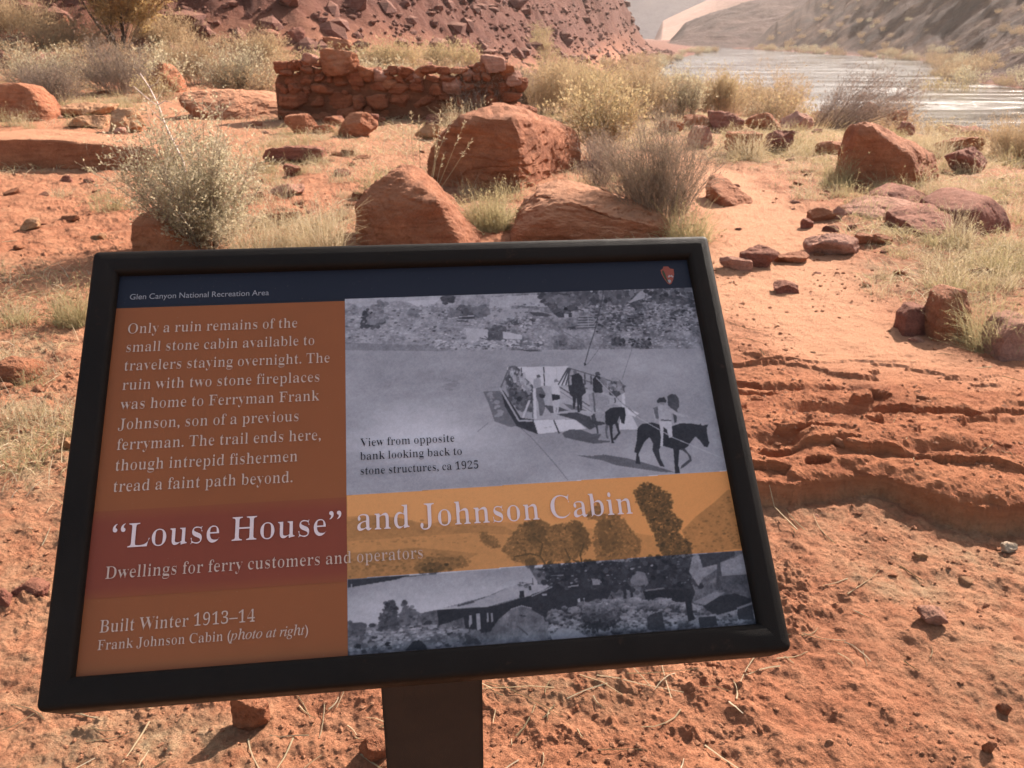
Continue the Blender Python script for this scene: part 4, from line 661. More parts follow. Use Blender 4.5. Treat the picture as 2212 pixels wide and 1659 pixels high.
hull_rock('long slabby red boulder split by a ledge just behind the sign top edge', M['ledge'], (1270, 535),
    [(1100,525,.1),(1107,487,.2),(1127,452,.3),(1165,432,.3),(1240,436,.2),(1330,470,.15),(1430,505,.2),(1448,515,.25),(1440,530,.2),(1270,540,.0),(1180,470,.05)], 0.7, 6, 0.035, 8, p=40, strata=1.3,
    more=([(1150,420,.5),(1197,404,.6),(1228,404,.6),(1304,420,.6),(1347,436,.55),(1400,453,.5),(1434,467,.45),(1452,490,.4),(1445,500,.3),(1390,482,.16),(1300,455,.14),(1215,430,.2)],))
hull_rock('big brown boulder with a slanting pale top beside the trail', M['rock'], (1925, 405),
    [(1832,378,.18),(1838,340,.15),(1858,290,.18),(1866,270,.25),(1888,270,.32),(1918,283,.45),(1958,307,.6),(1996,320,.7),(2018,337,.7),(2028,370,.65),(2027,398,.5),(2008,420,.3),(1941,405,.0),(1858,391,.12),
     (1876,278,.16),(1908,301,.06),(1958,334,.02),(1976,362,.03),(1968,404,.02)], 0.6, 6, 0.022, 11, p=48, strata=0.3)
hull_rock('smooth dome shaped maroon boulder in the grass beyond the right trail edge', mr, (2110, 515),
    [(2030,480,.3),(2045,450,.3),(2075,432,.35),(2110,421,.4),(2145,424,.4),(2172,445,.4),(2190,485,.35),(2188,512,.3),(2140,522,.1),(2060,515,.05),(2100,450,.1)], 0.6, 6, 0.018, 13, p=14, strata=0.2, frac=.35)
hull_rock('low pinkish slab with an S shaped crest below the big brown boulder', pk, (1960, 475),
    [(1832,462,.15),(1850,450,.25),(1880,437,.35),(1930,432,.4),(1990,446,.4),(2040,460,.35),(2060,480,.2),(2030,492,.05),(1950,480,.0),(1870,470,.05)], 0.4, 5, 0.03, 15, p=24, name='boulder')
hull_rock('flat maroon slab wedged behind the pinkish slab', mr, (1960, 452),
    [(1885,440,.1),(1905,420,.2),(1945,407,.3),(1985,412,.35),(2030,432,.35),(2045,448,.2),(1990,455,.0),(1920,450,.0)], 0.4, 5, 0.03, 16, p=24)
hull_rock('low maroon slab running into the dome boulder', mr, (2050, 520),
    [(1955,478,.2),(2000,462,.3),(2060,460,.3),(2110,480,.3),(2120,515,.1),(2050,528,.0),(1990,505,.0)], 0.5, 5, 0.03, 17, p=24)
hull_rock('rounded red boulder cut off by the left photo edge', rk, (40, 262),
    [(-40,262,.1),(-30,200,.2),(0,178,.3),(30,176,.35),(60,186,.35),(85,215,.3),(106,245,.25),(100,262,.1),(40,268,.0)], 0.8, 5, 0.05, 19, p=18)
hull_rock('tall leaning sunlit boulder behind the dead twig', rk, (350, 200),
    [(312,196,.2),(318,160,.2),(335,140,.3),(350,133,.4),(372,150,.4),(390,172,.4),(388,196,.2),(352,200,.0),(356,165,.0)], 0.6, 5, 0.035, 21, p=26)
hull_rock('long low sandstone slab with a sunlit top left of the ruin', M['ledge'], (520, 258),
    [(385,215,.4),(395,200,.6),(450,194,1.0),(540,196,1.0),(585,205,1.0),(610,225,.6),(622,252,.3),(600,262,.1),(520,264,.0),(430,240,.1)], 1.2, 6, 0.022, 23, p=26, strata=0.9)
hull_rock('long straight sandstone ledge with a flat sunlit top at the left edge', M['ledge'], (170, 366),
    [(-60,362,.0),(-60,300,.05),(0,284,.75),(120,290,.75),(250,300,.75),(335,308,.6),(340,322,.1),(333,345,.0),(170,362,.0),(20,366,.0),(70,300,.05),(200,312,.05)], 0.6, 6, 0.012, 25, p=44, strata=0.9, frac=.4)
hull_rock('orange block face leaning on the left end of the long ledge', M['tan'], (52, 364),
    [(33,364,.0),(36,330,.0),(46,304,.08),(70,304,.08),(72,320,.02),(62,364,.0)], 0.12, 4, 0.04, 26, p=30)
hull_rock('shaded blocky boulder at the foot of the ledge, cut by the photo edge', mr, (15, 362),
    [(-30,362,.0),(-30,312,.1),(0,304,.15),(30,310,.1),(34,340,.0),(28,364,.0)], 0.2, 4, 0.05, 27, p=30)
hull_rock('dark boulder tucked under the grey bush by the sign corner', M['rock'], (350, 560),
    [(280,555,.1),(286,490,.1),(300,462,.2),(325,452,.25),(365,455,.3),(400,480,.3),(435,515,.25),(450,545,.15),(380,565,.0),(335,480,.05)], 0.35, 5, 0.06, 29, p=26)
box = box_rock
box('long low maroon block left of the largest boulder', mr, 567, 705, 313, 352, 31, 0.5, flat=1)
box('tan cube shaped rock on the slope above the long ledge', tn, 235, 312, 236, 288, 32, 0.9)
box('thin tan slab lying behind the tan cube rock', tn, 148, 248, 224, 250, 33, 0.8, flat=2, name='boulder')
box('lower tan slab with shade under its lip', tn, 150, 232, 248, 276, 34, 0.6, flat=2)
box('small pale stone in front of the tan cube rock', pk, 246, 276, 274, 293, 35)
box('upper left boulder with a bright right face in grey brush', rk, 45, 97, 90, 130, 36)
box('pinkish rounded boulder in front of the upper left boulder', pk, 73, 140, 113, 150, 37)
box('small dark red boulder at the right of the upper left pair', mr, 113, 172, 104, 140, 38)
box('lone red boulder on the far upper left slope', rk, 108, 152, 33, 62, 39)
box('small maroon stone in the grass below the maroon block', mr, 613, 652, 353, 382, 40)
box('flat pale stone lying left of the pyramid boulder', pk, 588, 655, 396, 424, 41, 0.8, flat=2)
box('flat red stone close behind the sign, left of centre', rk, 582, 655, 446, 484, 42, 0.9, flat=1.5)
box('flat orange stone on the open soil at the left', tn, 46, 92, 470, 497, 43, 0.8, flat=1.5)
box('small dark stone on the soil below the ledge', mr, 130, 158, 378, 394, 44)
box('brown rounded stone at the left photo edge beside the sign', rk, -15, 92, 776, 834, 45, 0.8, lvl=6, amp=0.03, sharp=9)
box('jagged red rock at the foot of the ruin wall', rk, 733, 818, 244, 296, 46)
box('small pale rock at the ruin foot, nearest the largest boulder', tn, 897, 952, 268, 300, 47)
box('broken slab at the left foot of the ruin wall', rk, 622, 690, 246, 288, 48)
box('second slab at the ruin foot, right of the broken one', rk, 676, 728, 268, 290, 49, flat=1)
box('small upright rock in the brush near the river', rk, 1424, 1472, 212, 250, 50)
box('low red rock below the upright rock near the river', rk, 1412, 1478, 260, 290, 51)
box('leftmost rock of the row along the top of the trail', rk, 1472, 1540, 246, 282, 52)
box('dark wedge rock of the row along the top of the trail', mr, 1530, 1604, 242, 290, 53)
box('peaked lit rock of the row along the top of the trail', rk, 1604, 1682, 243, 284, 54)
box('flat topped sunlit rock of the row along the top of the trail', pk, 1680, 1756, 240, 283, 55, flat=1)
box('small rock half hidden behind the flat topped one', rk, 1744, 1782, 238, 268, 56)
box('pinkish rock at the upper end of the trail', pk, 1486, 1540, 272, 322, 57)
box('red rock in grass between the pinkish rock and the dark block', rk, 1564, 1636, 286, 340, 58)
box('dark shaded block in the grass left of the dark stemmed shrub', mr, 1648, 1710, 279, 330, 59)
box('small flat rock in the grass left of the big brown boulder', rk, 1765, 1830, 304, 334, 60, flat=1)
box('pointed rock behind the dark stemmed shrub', rk, 1850, 1900, 222, 260, 61)
box('upright rock behind the big brown boulder', rk, 1908, 1954, 237, 292, 62)
box('rock wedged right of the upright rock', mr, 1930, 1975, 262, 300, 63)
box('topmost slab of the rock pile at the right', mr, 2025, 2120, 270, 300, 64, flat=1.5)
box('middle slab of the rock pile at the right', rk, 2022, 2120, 292, 338, 65, flat=1)
box('lowest block of the rock pile at the right, in shade', mr, 2048, 2132, 320, 376, 66)
box('red rock at the right photo edge beyond the pile', rk, 2190, 2235, 310, 345, 67)
hull_rock('elongated boulder lying along the left edge of the trail', rk, (1585, 450),
    [(1533,398,.35),(1548,384,.45),(1572,384,.45),(1590,400,.4),(1620,425,.3),(1640,452,.1),(1610,456,.0),(1560,436,.05),(1552,420,.1)], 0.3, 5, 0.04, 69, p=26)
box('largest of the small rock group at the trail right edge', rk, 1745, 1802, 448, 482, 70)
box('dark rock of the small group at the trail right edge', mr, 1726, 1757, 472, 496, 71)
box('pale rock with a tuft behind it in the small group', pk, 1792, 1823, 444, 474, 72)
box('tiny maroon stone in the grass right of the small group', mr, 1828, 1852, 484, 497, 73)
box('rounded pink boulder at the trail right edge above the ledge', pk, 1738, 1854, 507, 556, 74, 0.7, lvl=5, sharp=14)
box('square stone in the grass right of the rounded pink boulder', rk, 1836, 1884, 502, 532, 75)
box('half buried stone right of the square stone', rk, 1880, 1926, 506, 530, 76)
box('dark red stone sticking out left of the trail near the sign corner', mr, 1592, 1678, 532, 580, 77, 0.6)
box('pale flat stone next to the sign top right corner', pk, 1552, 1618, 552, 584, 78, flat=1)
box('oval red stone lying on the trail', mr, 1664, 1722, 606, 634, 79, flat=0.5)
box('low sandy hump stone on the trail', rk, 1672, 1744, 545, 568, 80, flat=1)
box('small stone in the trail above the ledge', rk, 1862, 1882, 608, 622, 81)
hull_rock('wedge shaped red rock at the right trail edge', mr, (1975, 728),
    [(1952,722,.0),(1956,690,.02),(1972,664,.06),(2002,662,.1),(2006,700,.06),(2004,734,.0),(1975,734,.0)], 0.16, 5, 0.035, 83, p=30, name='rock')
hull_rock('cracked red rock with grass at its right side', rk, (2055, 738),
    [(2016,728,.0),(2020,690,.02),(2040,640,.08),(2060,622,.14),(2092,626,.16),(2100,680,.1),(2096,736,.0),(2050,742,.0)], 0.2, 5, 0.05, 84, p=30)
hull_rock('pink rounded rock at the right photo edge', pk, (2190, 780),
    [(2160,772,.0),(2172,730,.04),(2196,700,.08),(2240,690,.1),(2270,720,.1),(2270,785,.0),(2200,795,.0)], 0.25, 5, 0.03, 85, p=16)
box('small pale stone at the foot of the wedge rock', pk, 1962, 1993, 727, 744, 86)
box('upright red stone under the left part of the sign', rk, 505, 582, 1500, 1582, 87, 0.5, name='rock', sharp=26)
box('red stone touching the left side of the post', rk, 776, 842, 1588, 1652, 88, 0.7, name='rock')
box('orange stone showing beside the left frame edge', tn, 132, 166, 944, 980, 89)
box('thin cream stone lying flat near the right edge', wh, 2162, 2196, 1172, 1196, 90, flat=2, amp=0.03)
box('small tan disc stone below the ledge', tn, 1974, 1998, 1192, 1212, 91, flat=2)
box('pink flake of sandstone in the lower right', pk, 1984, 2036, 1314, 1350, 92, flat=2)
box('cubic brown pebble in the lower right corner', rk, 2052, 2085, 1507, 1530, 93)
box('brown pebble below the cubic one', rk, 2150, 2178, 1520, 1546, 94)
box('small white stone chip in the lower right', wh, 2108, 2128, 1384, 1394, 95, flat=1)
box('tiny white stone chip right of the frame corner', wh, 1852, 1868, 1356, 1366, 96, flat=1)
box('dark red pebble on the sand below the ledge', mr, 1736, 1756, 1146, 1158, 97)
box('reddish pebble near the bottom edge right of the post', rk, 2120, 2148, 1600, 1630, 98)
box('dark red rock on the soil left of the sign', mr, 40, 108, 1255, 1300, 100, 0.8, flat=1)
box('low dark stone by the frame bottom left', mr, -10, 30, 1270, 1310, 101, flat=1)
# boulders on the hill foot above the ruin
for k, (lab, mt, a, b_, c_, d_) in enumerate([('sandstone block lying on the slope behind the ruin', rk, 690, 768, 80, 112), ('dark boulder on the hill foot above the ruin left end', mr, 618, 660, 57, 94),
    ('brown boulder left of the dark one on the hill foot', mr, 552, 604, 63, 92), ('small shaded boulder in the brush above the ruin', mr, 470, 520, 80, 104), ('dark rock on the talus above the ruin right end', mr, 932, 978, 95, 118)]):
    box(lab, mt, a, b_, c_, d_, 110 + k)

# loose stones on the open soil: nothing tells them apart
g = np.random.default_rng(21); protos = []
for k in range(7):
    V, F = rand_block(3, 300 + k, 12, 18); V = roughen(V*np.array([1, .85, .6]), F, 1.7, 0.05, 300 + k); protos.append(mesh_np('loose_stone', V, F))
spots = []
while len(spots) < 110:
    px, py = g.uniform(-60, 2270), g.uniform(300, 1650)
    if 150 < px < 1650 and py > 520: continue
    spots.append((px, py))
for k, (px, py) in enumerate(spots):
    p = gp(px, py); s = (0.010 + 0.020*g.random()**2.5)*(0.55 + 0.16*p[1])
    o = obj('loose_stone', protos[k % 7], [rk, rk, mr, pk, tn][g.integers(5)] if k < 7 else None, None, (p[0], p[1], p[2] + 0.15*s)); o.scale = (s, s, s*g.uniform(.7, 1.1)); o.rotation_euler = (0, 0, g.uniform(0, 6.3))
    tag(o, 'small loose red stone lying on the open soil', 'stone', 'small loose stones on the soil')

# hand to head sized broken rocks strewn between the boulders: nothing tells them apart
pr2 = []
for k in range(8):
    V, F = rand_block(4, 400 + k, 13, 60); V = fracture(V*np.array([1, .85, .55]), F, 1.6, 400 + k, 1.1); V = roughen(V, F, 1.6, 0.03, 400 + k); me = mesh_np('broken_rock', V, F, False); me.materials.append([rk, mr, rk, pk, rk, tn, mr, rk][k]); pr2.append(me)
for (xa, xb), (ya, yb_), n in (((540,780),(285,500),26), ((1440,1800),(262,350),22), ((1700,2230),(300,600),40), ((1540,1720),(470,640),9), ((0,300),(190,280),14), ((20,260),(375,520),9), ((880,1180),(255,330),8), ((1130,1420),(230,300),8)):
    for _ in range(n):
        p = gp(g.uniform(xa, xb), g.uniform(ya, yb_)); s = (0.020 + 0.055*g.random()**2)*(0.5 + 0.095*p[1])
        if polydist(np.array([p[:2]]), TRAIL)[0] < .45: continue
        o = obj('broken_rock', pr2[g.integers(8)], None, None, (p[0], p[1], p[2] + .12*s)); o.scale = (s*g.uniform(.8, 1.5), s, s*g.uniform(.7, 1.2)); o.rotation_euler = (g.normal()*.15, g.normal()*.15, g.uniform(0, 6.3)); tag(o, 'broken red rock strewn on the ground between the boulders', 'rock', 'broken rocks strewn between the boulders')

# gravel and hillside rubble: nobody could count them
def scatter_blocks(name, pts, sizes, mat, lvl=1, flat=(1, .85, .6), nproto=8, seed=5):
    gg = np.random.default_rng(seed); pr = []
    for k in range(nproto):
        V, F = rand_block(lvl, 500 + k + seed, 9, 14); pr.append((V*np.array(flat)*(1 + 0.12*gg.normal(size=(len(V), 1))), F))
    Vs, Fs, o = [], [], 0
    for p, s in zip(pts, sizes):
        V, F = pr[gg.integers(nproto)]; a = gg.uniform(0, 6.3); c_, s_ = math.cos(a), math.sin(a)
        W = V.copy(); W[:, 0] = V[:, 0]*c_ - V[:, 1]*s_; W[:, 1] = V[:, 0]*s_ + V[:, 1]*c_
        Vs.append(W*s*gg.uniform(.7, 1.25, 3) + p); Fs.append(F + o); o += len(V)
    o_ = obj(name, mesh_np(name, np.vstack(Vs), np.vstack(Fs), False), mat); return tag(o_, kind='stuff')
r_ = 1.0 + 9.5*g.random(2600)**1.5; a_ = np.radians(g.uniform(-48, 48, 2600)); P = np.column_stack([r_*np.sin(a_), r_*np.cos(a_)])
keep = fbm(P[:, 0]*0.8, P[:, 1]*0.8, 91, 3) > -0.15; P = P[keep]; zz = HV(P); sz = (0.0022 + 0.006*g.random(len(P))**3)*(0.7 + 0.18*P[:, 1])
scatter_blocks('gravel', np.column_stack([P, zz + sz*0.25]), sz, M['rock'], 2)
r_ = 1.0 + 5.5*g.random(11000)**1.4; a_ = np.radians(g.uniform(-46, 46, 11000)); P = np.column_stack([r_*np.sin(a_), r_*np.cos(a_)])
P = P[(fbm(P[:, 0]*2.2, P[:, 1]*2.2, 93, 4) > -.05) & (polydist(P, TRAIL) > .3*g.random(len(P)))]; zz = HV(P); sz = (0.0025 + 0.0055*g.random(len(P))**2)*(0.75 + 0.16*P[:, 1])
scatter_blocks('soil_crumbs', np.column_stack([P, zz + sz*0.2]), sz, M['crumb'], 1, (1, .9, .75), 8, 15)
hp = []
while len(hp) < 14000:
    r0 = 32 + 300*g.random()**1.8; a0 = math.radians(g.uniform(-42, 12)); q = np.array([[r0*math.sin(a0), r0*math.cos(a0)]])
    if seg_d(q, HB)[0] > -3 - 6*(g.random()**3): hp.append(q[0])
hp = np.array(hp); hz = HV(hp); rr = np.hypot(hp[:, 0], hp[:, 1]); hs = 0.07 + 0.75*g.random(len(hp))**7 + 0.0013*rr
scatter_blocks('talus_rubble', np.column_stack([hp, hz + hs*0.1]), hs, M['hillrock'], 1, (1.1, .85, .7), 10, 9)

# ------------------------------------------------------------------ the stone ruin
yb = gp(760, 262)[1]; zb_ = gp(760, 262)[2]
Lx = at_y(592, 240, yb)[0]; Rx = at_y(1128, 240, yb + 0.5)[0]
ruin = empty('stone_ruin', ((Lx+Rx)/2, yb + 0.35, zb_)); tag(ruin, 'roofless ruin wall of dry stacked red stones, partly collapsed at its right end', 'ruin')
prof_px = [(592, 182), (603, 146), (640, 140), (665, 126), (700, 140), (780, 152), (860, 150), (900, 158), (960, 153), (1010, 150), (1036, 136), (1060, 130), (1098, 150), (1128, 182), (1140, 230)]
px_x = [at_y(a, b, yb + 0.2)[0] for a, b in prof_px]; px_z = [at_y(a, b, yb + 0.2)[2] for a, b in prof_px]
def topz(x): return np.interp(x, px_x, px_z)
gs = np.random.default_rng(3); Vs, Fs, off = [], [], 0
def add_stone(c, dim, lvl=3, seed=0, amp=0.07):
    global off
    D, F = ico(lvl); g2 = np.random.default_rng(seed); e = g2.uniform(3, 5)
    r = (np.abs(D)**e).sum(1)**(-1/e); V = D*r[:, None]; N = g2.normal(size=(7, 3)); N /= np.linalg.norm(N, axis=1)[:, None]
    V = np.minimum(1, soft_planes(V, N, g2.uniform(.75, 1.05, 7), 14))[:, None]*V
    V = roughen(fracture(V*np.array(dim)/2, F, float(np.mean(dim)), seed, 1.0), F, float(np.mean(dim)), amp, seed, 0.4)
    a = g2.normal()*0.15; c_, s_ = math.cos(a), math.sin(a); W = V.copy(); W[:, 0] = V[:, 0]*c_ - V[:, 2]*s_; W[:, 2] = V[:, 0]*s_ + V[:, 2]*c_
    Vs.append(W + np.array(c)); Fs.append(F + off); off += len(V)
z = -0.1; row = 0
while z < 1.55:
    hgt = [0.36, 0.30, 0.24, 0.18, 0.13, 0.12, 0.11][min(row, 6)]*gs.uniform(.9, 1.1); x = Lx + gs.uniform(0, 0.1)
    while x < Rx:
        wd = hgt*gs.uniform(0.75, 2.1); xm = x + wd/2; tz = topz(xm) - zb_
        if z + hgt*0.6 < tz:
            end = np.clip((xm - Lx)/0.35, 0, 1); back = (1 - end)**2*0.35 + 0.4*np.clip((xm - Lx)/(Rx - Lx), 0, 1)
            hh = hgt*gs.uniform(.72, 1.22)
            if gs.random() < .16: add_stone((xm - (Lx+Rx)/2 + wd*.2, -0.35 + back + 0.15, z + hgt*.2), (wd*.5, 0.4, hgt*.45), 4, 1700 + len(Vs), 0.05); z_off = hgt*.42; hh *= .6
            else: z_off = 0
            add_stone((xm - (Lx+Rx)/2, -0.35 + 0.09*gs.normal()*0.6 + back + 0.16, z + hgt/2 + z_off*.6 + 0.025*gs.normal()), (wd*gs.uniform(.9, 1.06), 0.42, hh), 4, 700 + len(Vs), 0.05)
        x += wd*0.97
    z += hgt*0.93; row += 1
stn = obj('stonework', mesh_np('stonework', np.vstack(Vs), np.vstack(Fs), False), M['ruin'], ruin)
# mortar and fill behind the facing stones, following the broken top
xs = np.linspace(Lx + 0.06, Rx - 0.1, 60); Vc, Fc = [], []
for i, x in enumerate(xs):
    tz = max(0.1, topz(x) - zb_ - 0.13 + 0.03*n2(np.array([x*6]), np.array([0.0]), 3)[0]); yy = -0.35 + 0.16 + 0.4*(x - Lx)/(Rx - Lx)
    for dy, zz in ((-0.12, -0.1), (-0.12, tz), (0.3, tz), (0.3, -0.1)): Vc.append((x - (Lx+Rx)/2, yy + dy, zz))
    if i:
        for k in range(3): Fc.append(((i-1)*4 + k, i*4 + k, i*4 + k + 1, (i-1)*4 + k + 1))
n_ = len(xs) - 1; Fc += [(0, 1, 2, 3), (n_*4 + 3, n_*4 + 2, n_*4 + 1, n_*4)]
obj('wall_core', mesh_np('wall_core', Vc, np.array(Fc), False), M['mud'], ruin)
# stones fallen from the wall, lying along its foot
for k in range(16):
    fx_ = gs.uniform(-.1, 1.05); p = at_y(592 + 540*fx_, 262, yb - gs.uniform(.25, 1.0)); s_ = gs.uniform(.07, .19); V, F = rand_block(4, 1300 + k, 12, 40); V = fracture(V*np.array([1.2, 1, .75])*s_, F, s_*2, 1300 + k, 1.0)
    o = obj('fallen_stone', mesh_np('fallen_stone', V, F, False), [M['ruin'], rk, mr][k % 3], None, (p[0], p[1], H(p[0], p[1]) + .3*s_)); tag(o, 'stone fallen from the ruin, lying at the wall foot', 'stone', 'fallen stones at the foot of the ruin')
# loose coping stones along the broken top, one by one
caps = [(735, 113, 156, 80), (712, 124, 150, 40), (668, 118, 140, 36), (640, 132, 152, 30), (612, 136, 158, 28), (795, 146, 176, 40), (822, 152, 176, 36), (850, 144, 160, 30), (876, 148, 166, 34), (905, 146, 170, 22), (897, 158, 178, 26),
        (930, 143, 158, 40), (958, 146, 160, 30), (988, 148, 158, 44), (1012, 150, 166, 26), (1064, 122, 154, 52), (1035, 138, 160, 30), (1094, 140, 162, 34), (1110, 156, 182, 34), (1124, 172, 200, 30), (770, 160, 184, 30), (840, 170, 190, 34), (975, 166, 200, 40)]
for k, (px, t_, b_, wpx) in enumerate(caps):
    xx = at_y(px, b_, yb + 0.15); yy = -0.35 + 0.16 + 0.4*(xx[0] - Lx)/(Rx - Lx) - 0.10
    wd = wpx/FPX*yb*1.04; h = (b_ - t_)/FPX*yb*1.05; V, F = rand_block(4, 900 + k, 11, 16)
    V = roughen(V*np.array([wd/2, max(wd, h)*0.4, h/2*1.15]), F, (wd+h)/2, 0.05, 900 + k)
    zc = at_y(px, (t_ + b_)/2, yb + 0.35 + yy)[2] - zb_
    V = fracture(V, F, (wd+h)/2, 950 + k, 1.0); cpo = obj('coping_stone', mesh_np('coping_stone', V, F, False), [M['ruin'], rk, pk, M['ruin']][k % 4] if px not in (735, 1064) else (rk if px == 735 else pk), ruin, (xx[0] - (Lx+Rx)/2, yy, zc))
    if px == 735: cpo['label'] = 'large squarish block perched on the wall top'
    if px == 1064: cpo['label'] = 'pale pink block perched on the right end'
# ------------------------------------------------------------------ plants
def unit(v): return v/(np.linalg.norm(v, axis=-1, keepdims=True) + 1e-9)
def ribbons(P, W, g, tube=False):
    """P (n,m,3) paths, W (n,m) widths -> flat ribbons (or three sided tubes)"""
    n, m, _ = P.shape; T = unit(np.gradient(P, axis=1)); r = unit(g.normal(size=(n, 1, 3)))
    A = unit(np.cross(T, r)); B = np.cross(T, A)
    ks = [(1, 0), (-.5, .866), (-.5, -.866)] if tube else [(1, 0), (-1, 0)]
    V = np.stack([P + W[..., None]*0.5*(A*a + B*b) for a, b in ks], 2); k = len(ks)
    V = V.reshape(-1, 3); i = (np.arange(n)*m*k)[:, None] + (np.arange(m-1)*k)[None, :]; Fs = []
    for s in range(k if tube else 1):
        s2 = (s+1) % k; Fs.append(np.stack([i+s, i+s2, i+k+s2, i+k+s], -1).reshape(-1, 4))
    return V, np.vstack(Fs)
def quads(C, size, g, along=None, asp=0.45):
    n = len(C); a = unit(g.normal(size=(n, 3)) if along is None else along + 0.55*g.normal(size=(n, 3))); b = unit(np.cross(a, g.normal(size=(n, 3))))
    s = size*g.uniform(.55, 1.35, (n, 1)); V = np.stack([C, C + a*s*.5 + b*s*asp*.5, C + a*s, C + a*s*.5 - b*s*asp*.5], 1)
    return V.reshape(-1, 3), np.arange(4*n).reshape(n, 4)
def join(parts):
    Vs, Fs, o = [], [], 0
    for V, F in parts: Vs.append(V); Fs.append(F + o); o += len(V)
    return np.vstack(Vs), np.vstack(Fs)
def stems_paths(g, n, h, rx, ry, lean=(0, 0), r0=0.08, m=6, curl=0.12, droop=0.0, low=0.35):
    a = g.uniform(0, 2*np.pi, n); q = np.sqrt(g.random(n)); hh = h*(low + (1-low)*g.random(n)**0.6)*np.sqrt(np.clip(1 - 0.55*q**2, .1, 1))
    tip = np.column_stack([rx*q*np.cos(a) + lean[0], ry*q*np.sin(a) + lean[1], hh]); b = np.column_stack([r0*q*np.cos(a), r0*q*np.sin(a), np.zeros(n)])
    t = np.linspace(0, 1, m)[None, :, None]; P = b[:, None] + (tip - b)[:, None]*t; P[..., :2] -= (tip - b)[:, None, :2]*(t*(1-t))*0.45
    P[..., 2] -= droop*h*q[:, None]*t[..., 0]**3
    P += curl*h*np.cumsum(g.normal(size=P.shape), 1)*0.16*t
    return P
def twigs_on(P, g, n, length, spread=0.8, t0=0.25, m=3, up=0.25):
    k = g.integers(len(P), size=n); t = t0 + (1-t0)*g.random(n); f = t*(P.shape[1]-1); i = np.minimum(f.astype(int), P.shape[1]-2); fr = (f - i)[:, None]
    base = P[k, i]*(1-fr) + P[k, i+1]*fr; d = unit(P[k, i+1] - P[k, i]) + spread*unit(g.normal(size=(n, 3))); d[:, 2] += up; d = unit(d)
    L_ = length*g.uniform(.4, 1.3, n)[:, None, None]; tt = np.linspace(0, 1, m)[None, :, None]
    return base[:, None] + d[:, None]*L_*tt + 0.12*L_*np.cumsum(g.normal(size=(n, m, 3)), 1)*tt*0.6
def taper(P, w0, w1): n, m, _ = P.shape; return np.linspace(w0, w1, m)[None, :]*np.ones((n, 1))
def shrub_meshes(seed, h, rx, ry, lean=(0, 0), n_stem=30, n_twig=500, n_leaf=1500, twig=0.15, leaf=0.02, w=0.008, droop=0.0, r0=0.08, low=0.35, spread=0.8, tube=False, curl=.12, t0=.25, asp=.45, up=.25):
    g = np.random.default_rng(seed); P = stems_paths(g, n_stem, h, rx, ry, lean, r0, 6, curl, droop, low)
    T = twigs_on(P, g, n_twig, twig, spread, t0, 3, up); T2 = twigs_on(T, g, n_twig, twig*.55, spread, .2, 3, up)
    st = ribbons(P, taper(P, w, w*.35), g, tube); tw = join([ribbons(T, taper(T, w*.38, w*.14), g), ribbons(T2, taper(T2, w*.22, w*.10), g)])
    src = np.concatenate([T, T2]); k = g.integers(len(src), size=n_leaf); t = g.random(n_leaf)[:, None]; C = src[k, 1]*(1-t) + src[k, 2]*t; al = unit(src[k, 2] - src[k, 0])
    lf = quads(C, leaf, g, al, asp)
    return st, tw, lf
def plant(name, label, cat, loc, meshes, mats, group=None):
    st, tw, lf = meshes; root = empty(name, loc); tag(root, label, cat, group)
    obj('stems', mesh_np('stems', *st), mats[0], root)
    V, F = join([tw, lf]); me = mesh_np('foliage', V, F, False); nt_ = len(tw[1])
    me.materials.append(mats[1]); me.materials.append(mats[2]); mi = np.zeros(len(F), np.int32); mi[nt_:] = 1; me.polygons.foreach_set('material_index', mi)
    obj('foliage', me, None, root); return root
def px_shrub(name, label, x0, x1, top, base, bx, seed, mats, cat='shrub', deep=0.8, group=None, **kw):
    b = gp(bx, base); s = b[1]/ray(bx, base)[1]/FPX; h = (base - top)*s/math.cos(PITCH*0.3)*1.02; rx = (x1 - x0)/2*s; lean = ((x0 + x1)/2 - bx)*s
    ro = plant(name, label, cat, (b[0], b[1], b[2] - 0.02), shrub_meshes(seed, h, rx, rx*deep, (lean, 0), **kw), mats, group)
    return ro, s
# the grey bush at the sign's upper left corner, with its bleached dead branch
ro, s = px_shrub('grey_shrub', 'grey green twiggy bush with a bleached dead branch sticking out of its top', 262, 590, 222, 532, 440, 41, (M['graytwig'], M['paletwig'], M['sage']), deep=0.7,
    n_stem=90, n_twig=4200, n_leaf=22000, twig=0.17, leaf=0.024, w=0.008, r0=0.2, low=0.15, spread=1.0, tube=True, t0=.1)
g = np.random.default_rng(9); b = np.array(ro.location)
def loc_px(px, py, dy=0.0): return at_y(px, py, b[1] + dy) - b
main = np.array([[loc_px(x, y, .05) for x, y in ((405,395),(392,345),(372,305),(357,265),(340,228),(322,190),(302,158))]]); main += 0.006*g.normal(size=main.shape)
tws = []
for (a, c, e) in (((372,305),(388,292),(402,276)), ((357,265),(378,252),(392,240)), ((340,228),(356,218),(372,222)), ((340,228),(318,212),(288,186)), ((322,190),(338,180),(345,166)), ((357,265),(338,250),(326,236)), ((380,320),(400,300),(436,272))):
    tws.append([loc_px(*a, .05), loc_px(*c, .03), loc_px(*e, .0)])
tws = np.array(tws); db = join([ribbons(main, taper(main, .026, .007), g, True), ribbons(tws, taper(tws, .010, .004), g, True)])
obj('dead_branch', mesh_np('dead_branch', *db), M['deadwood'], ro)
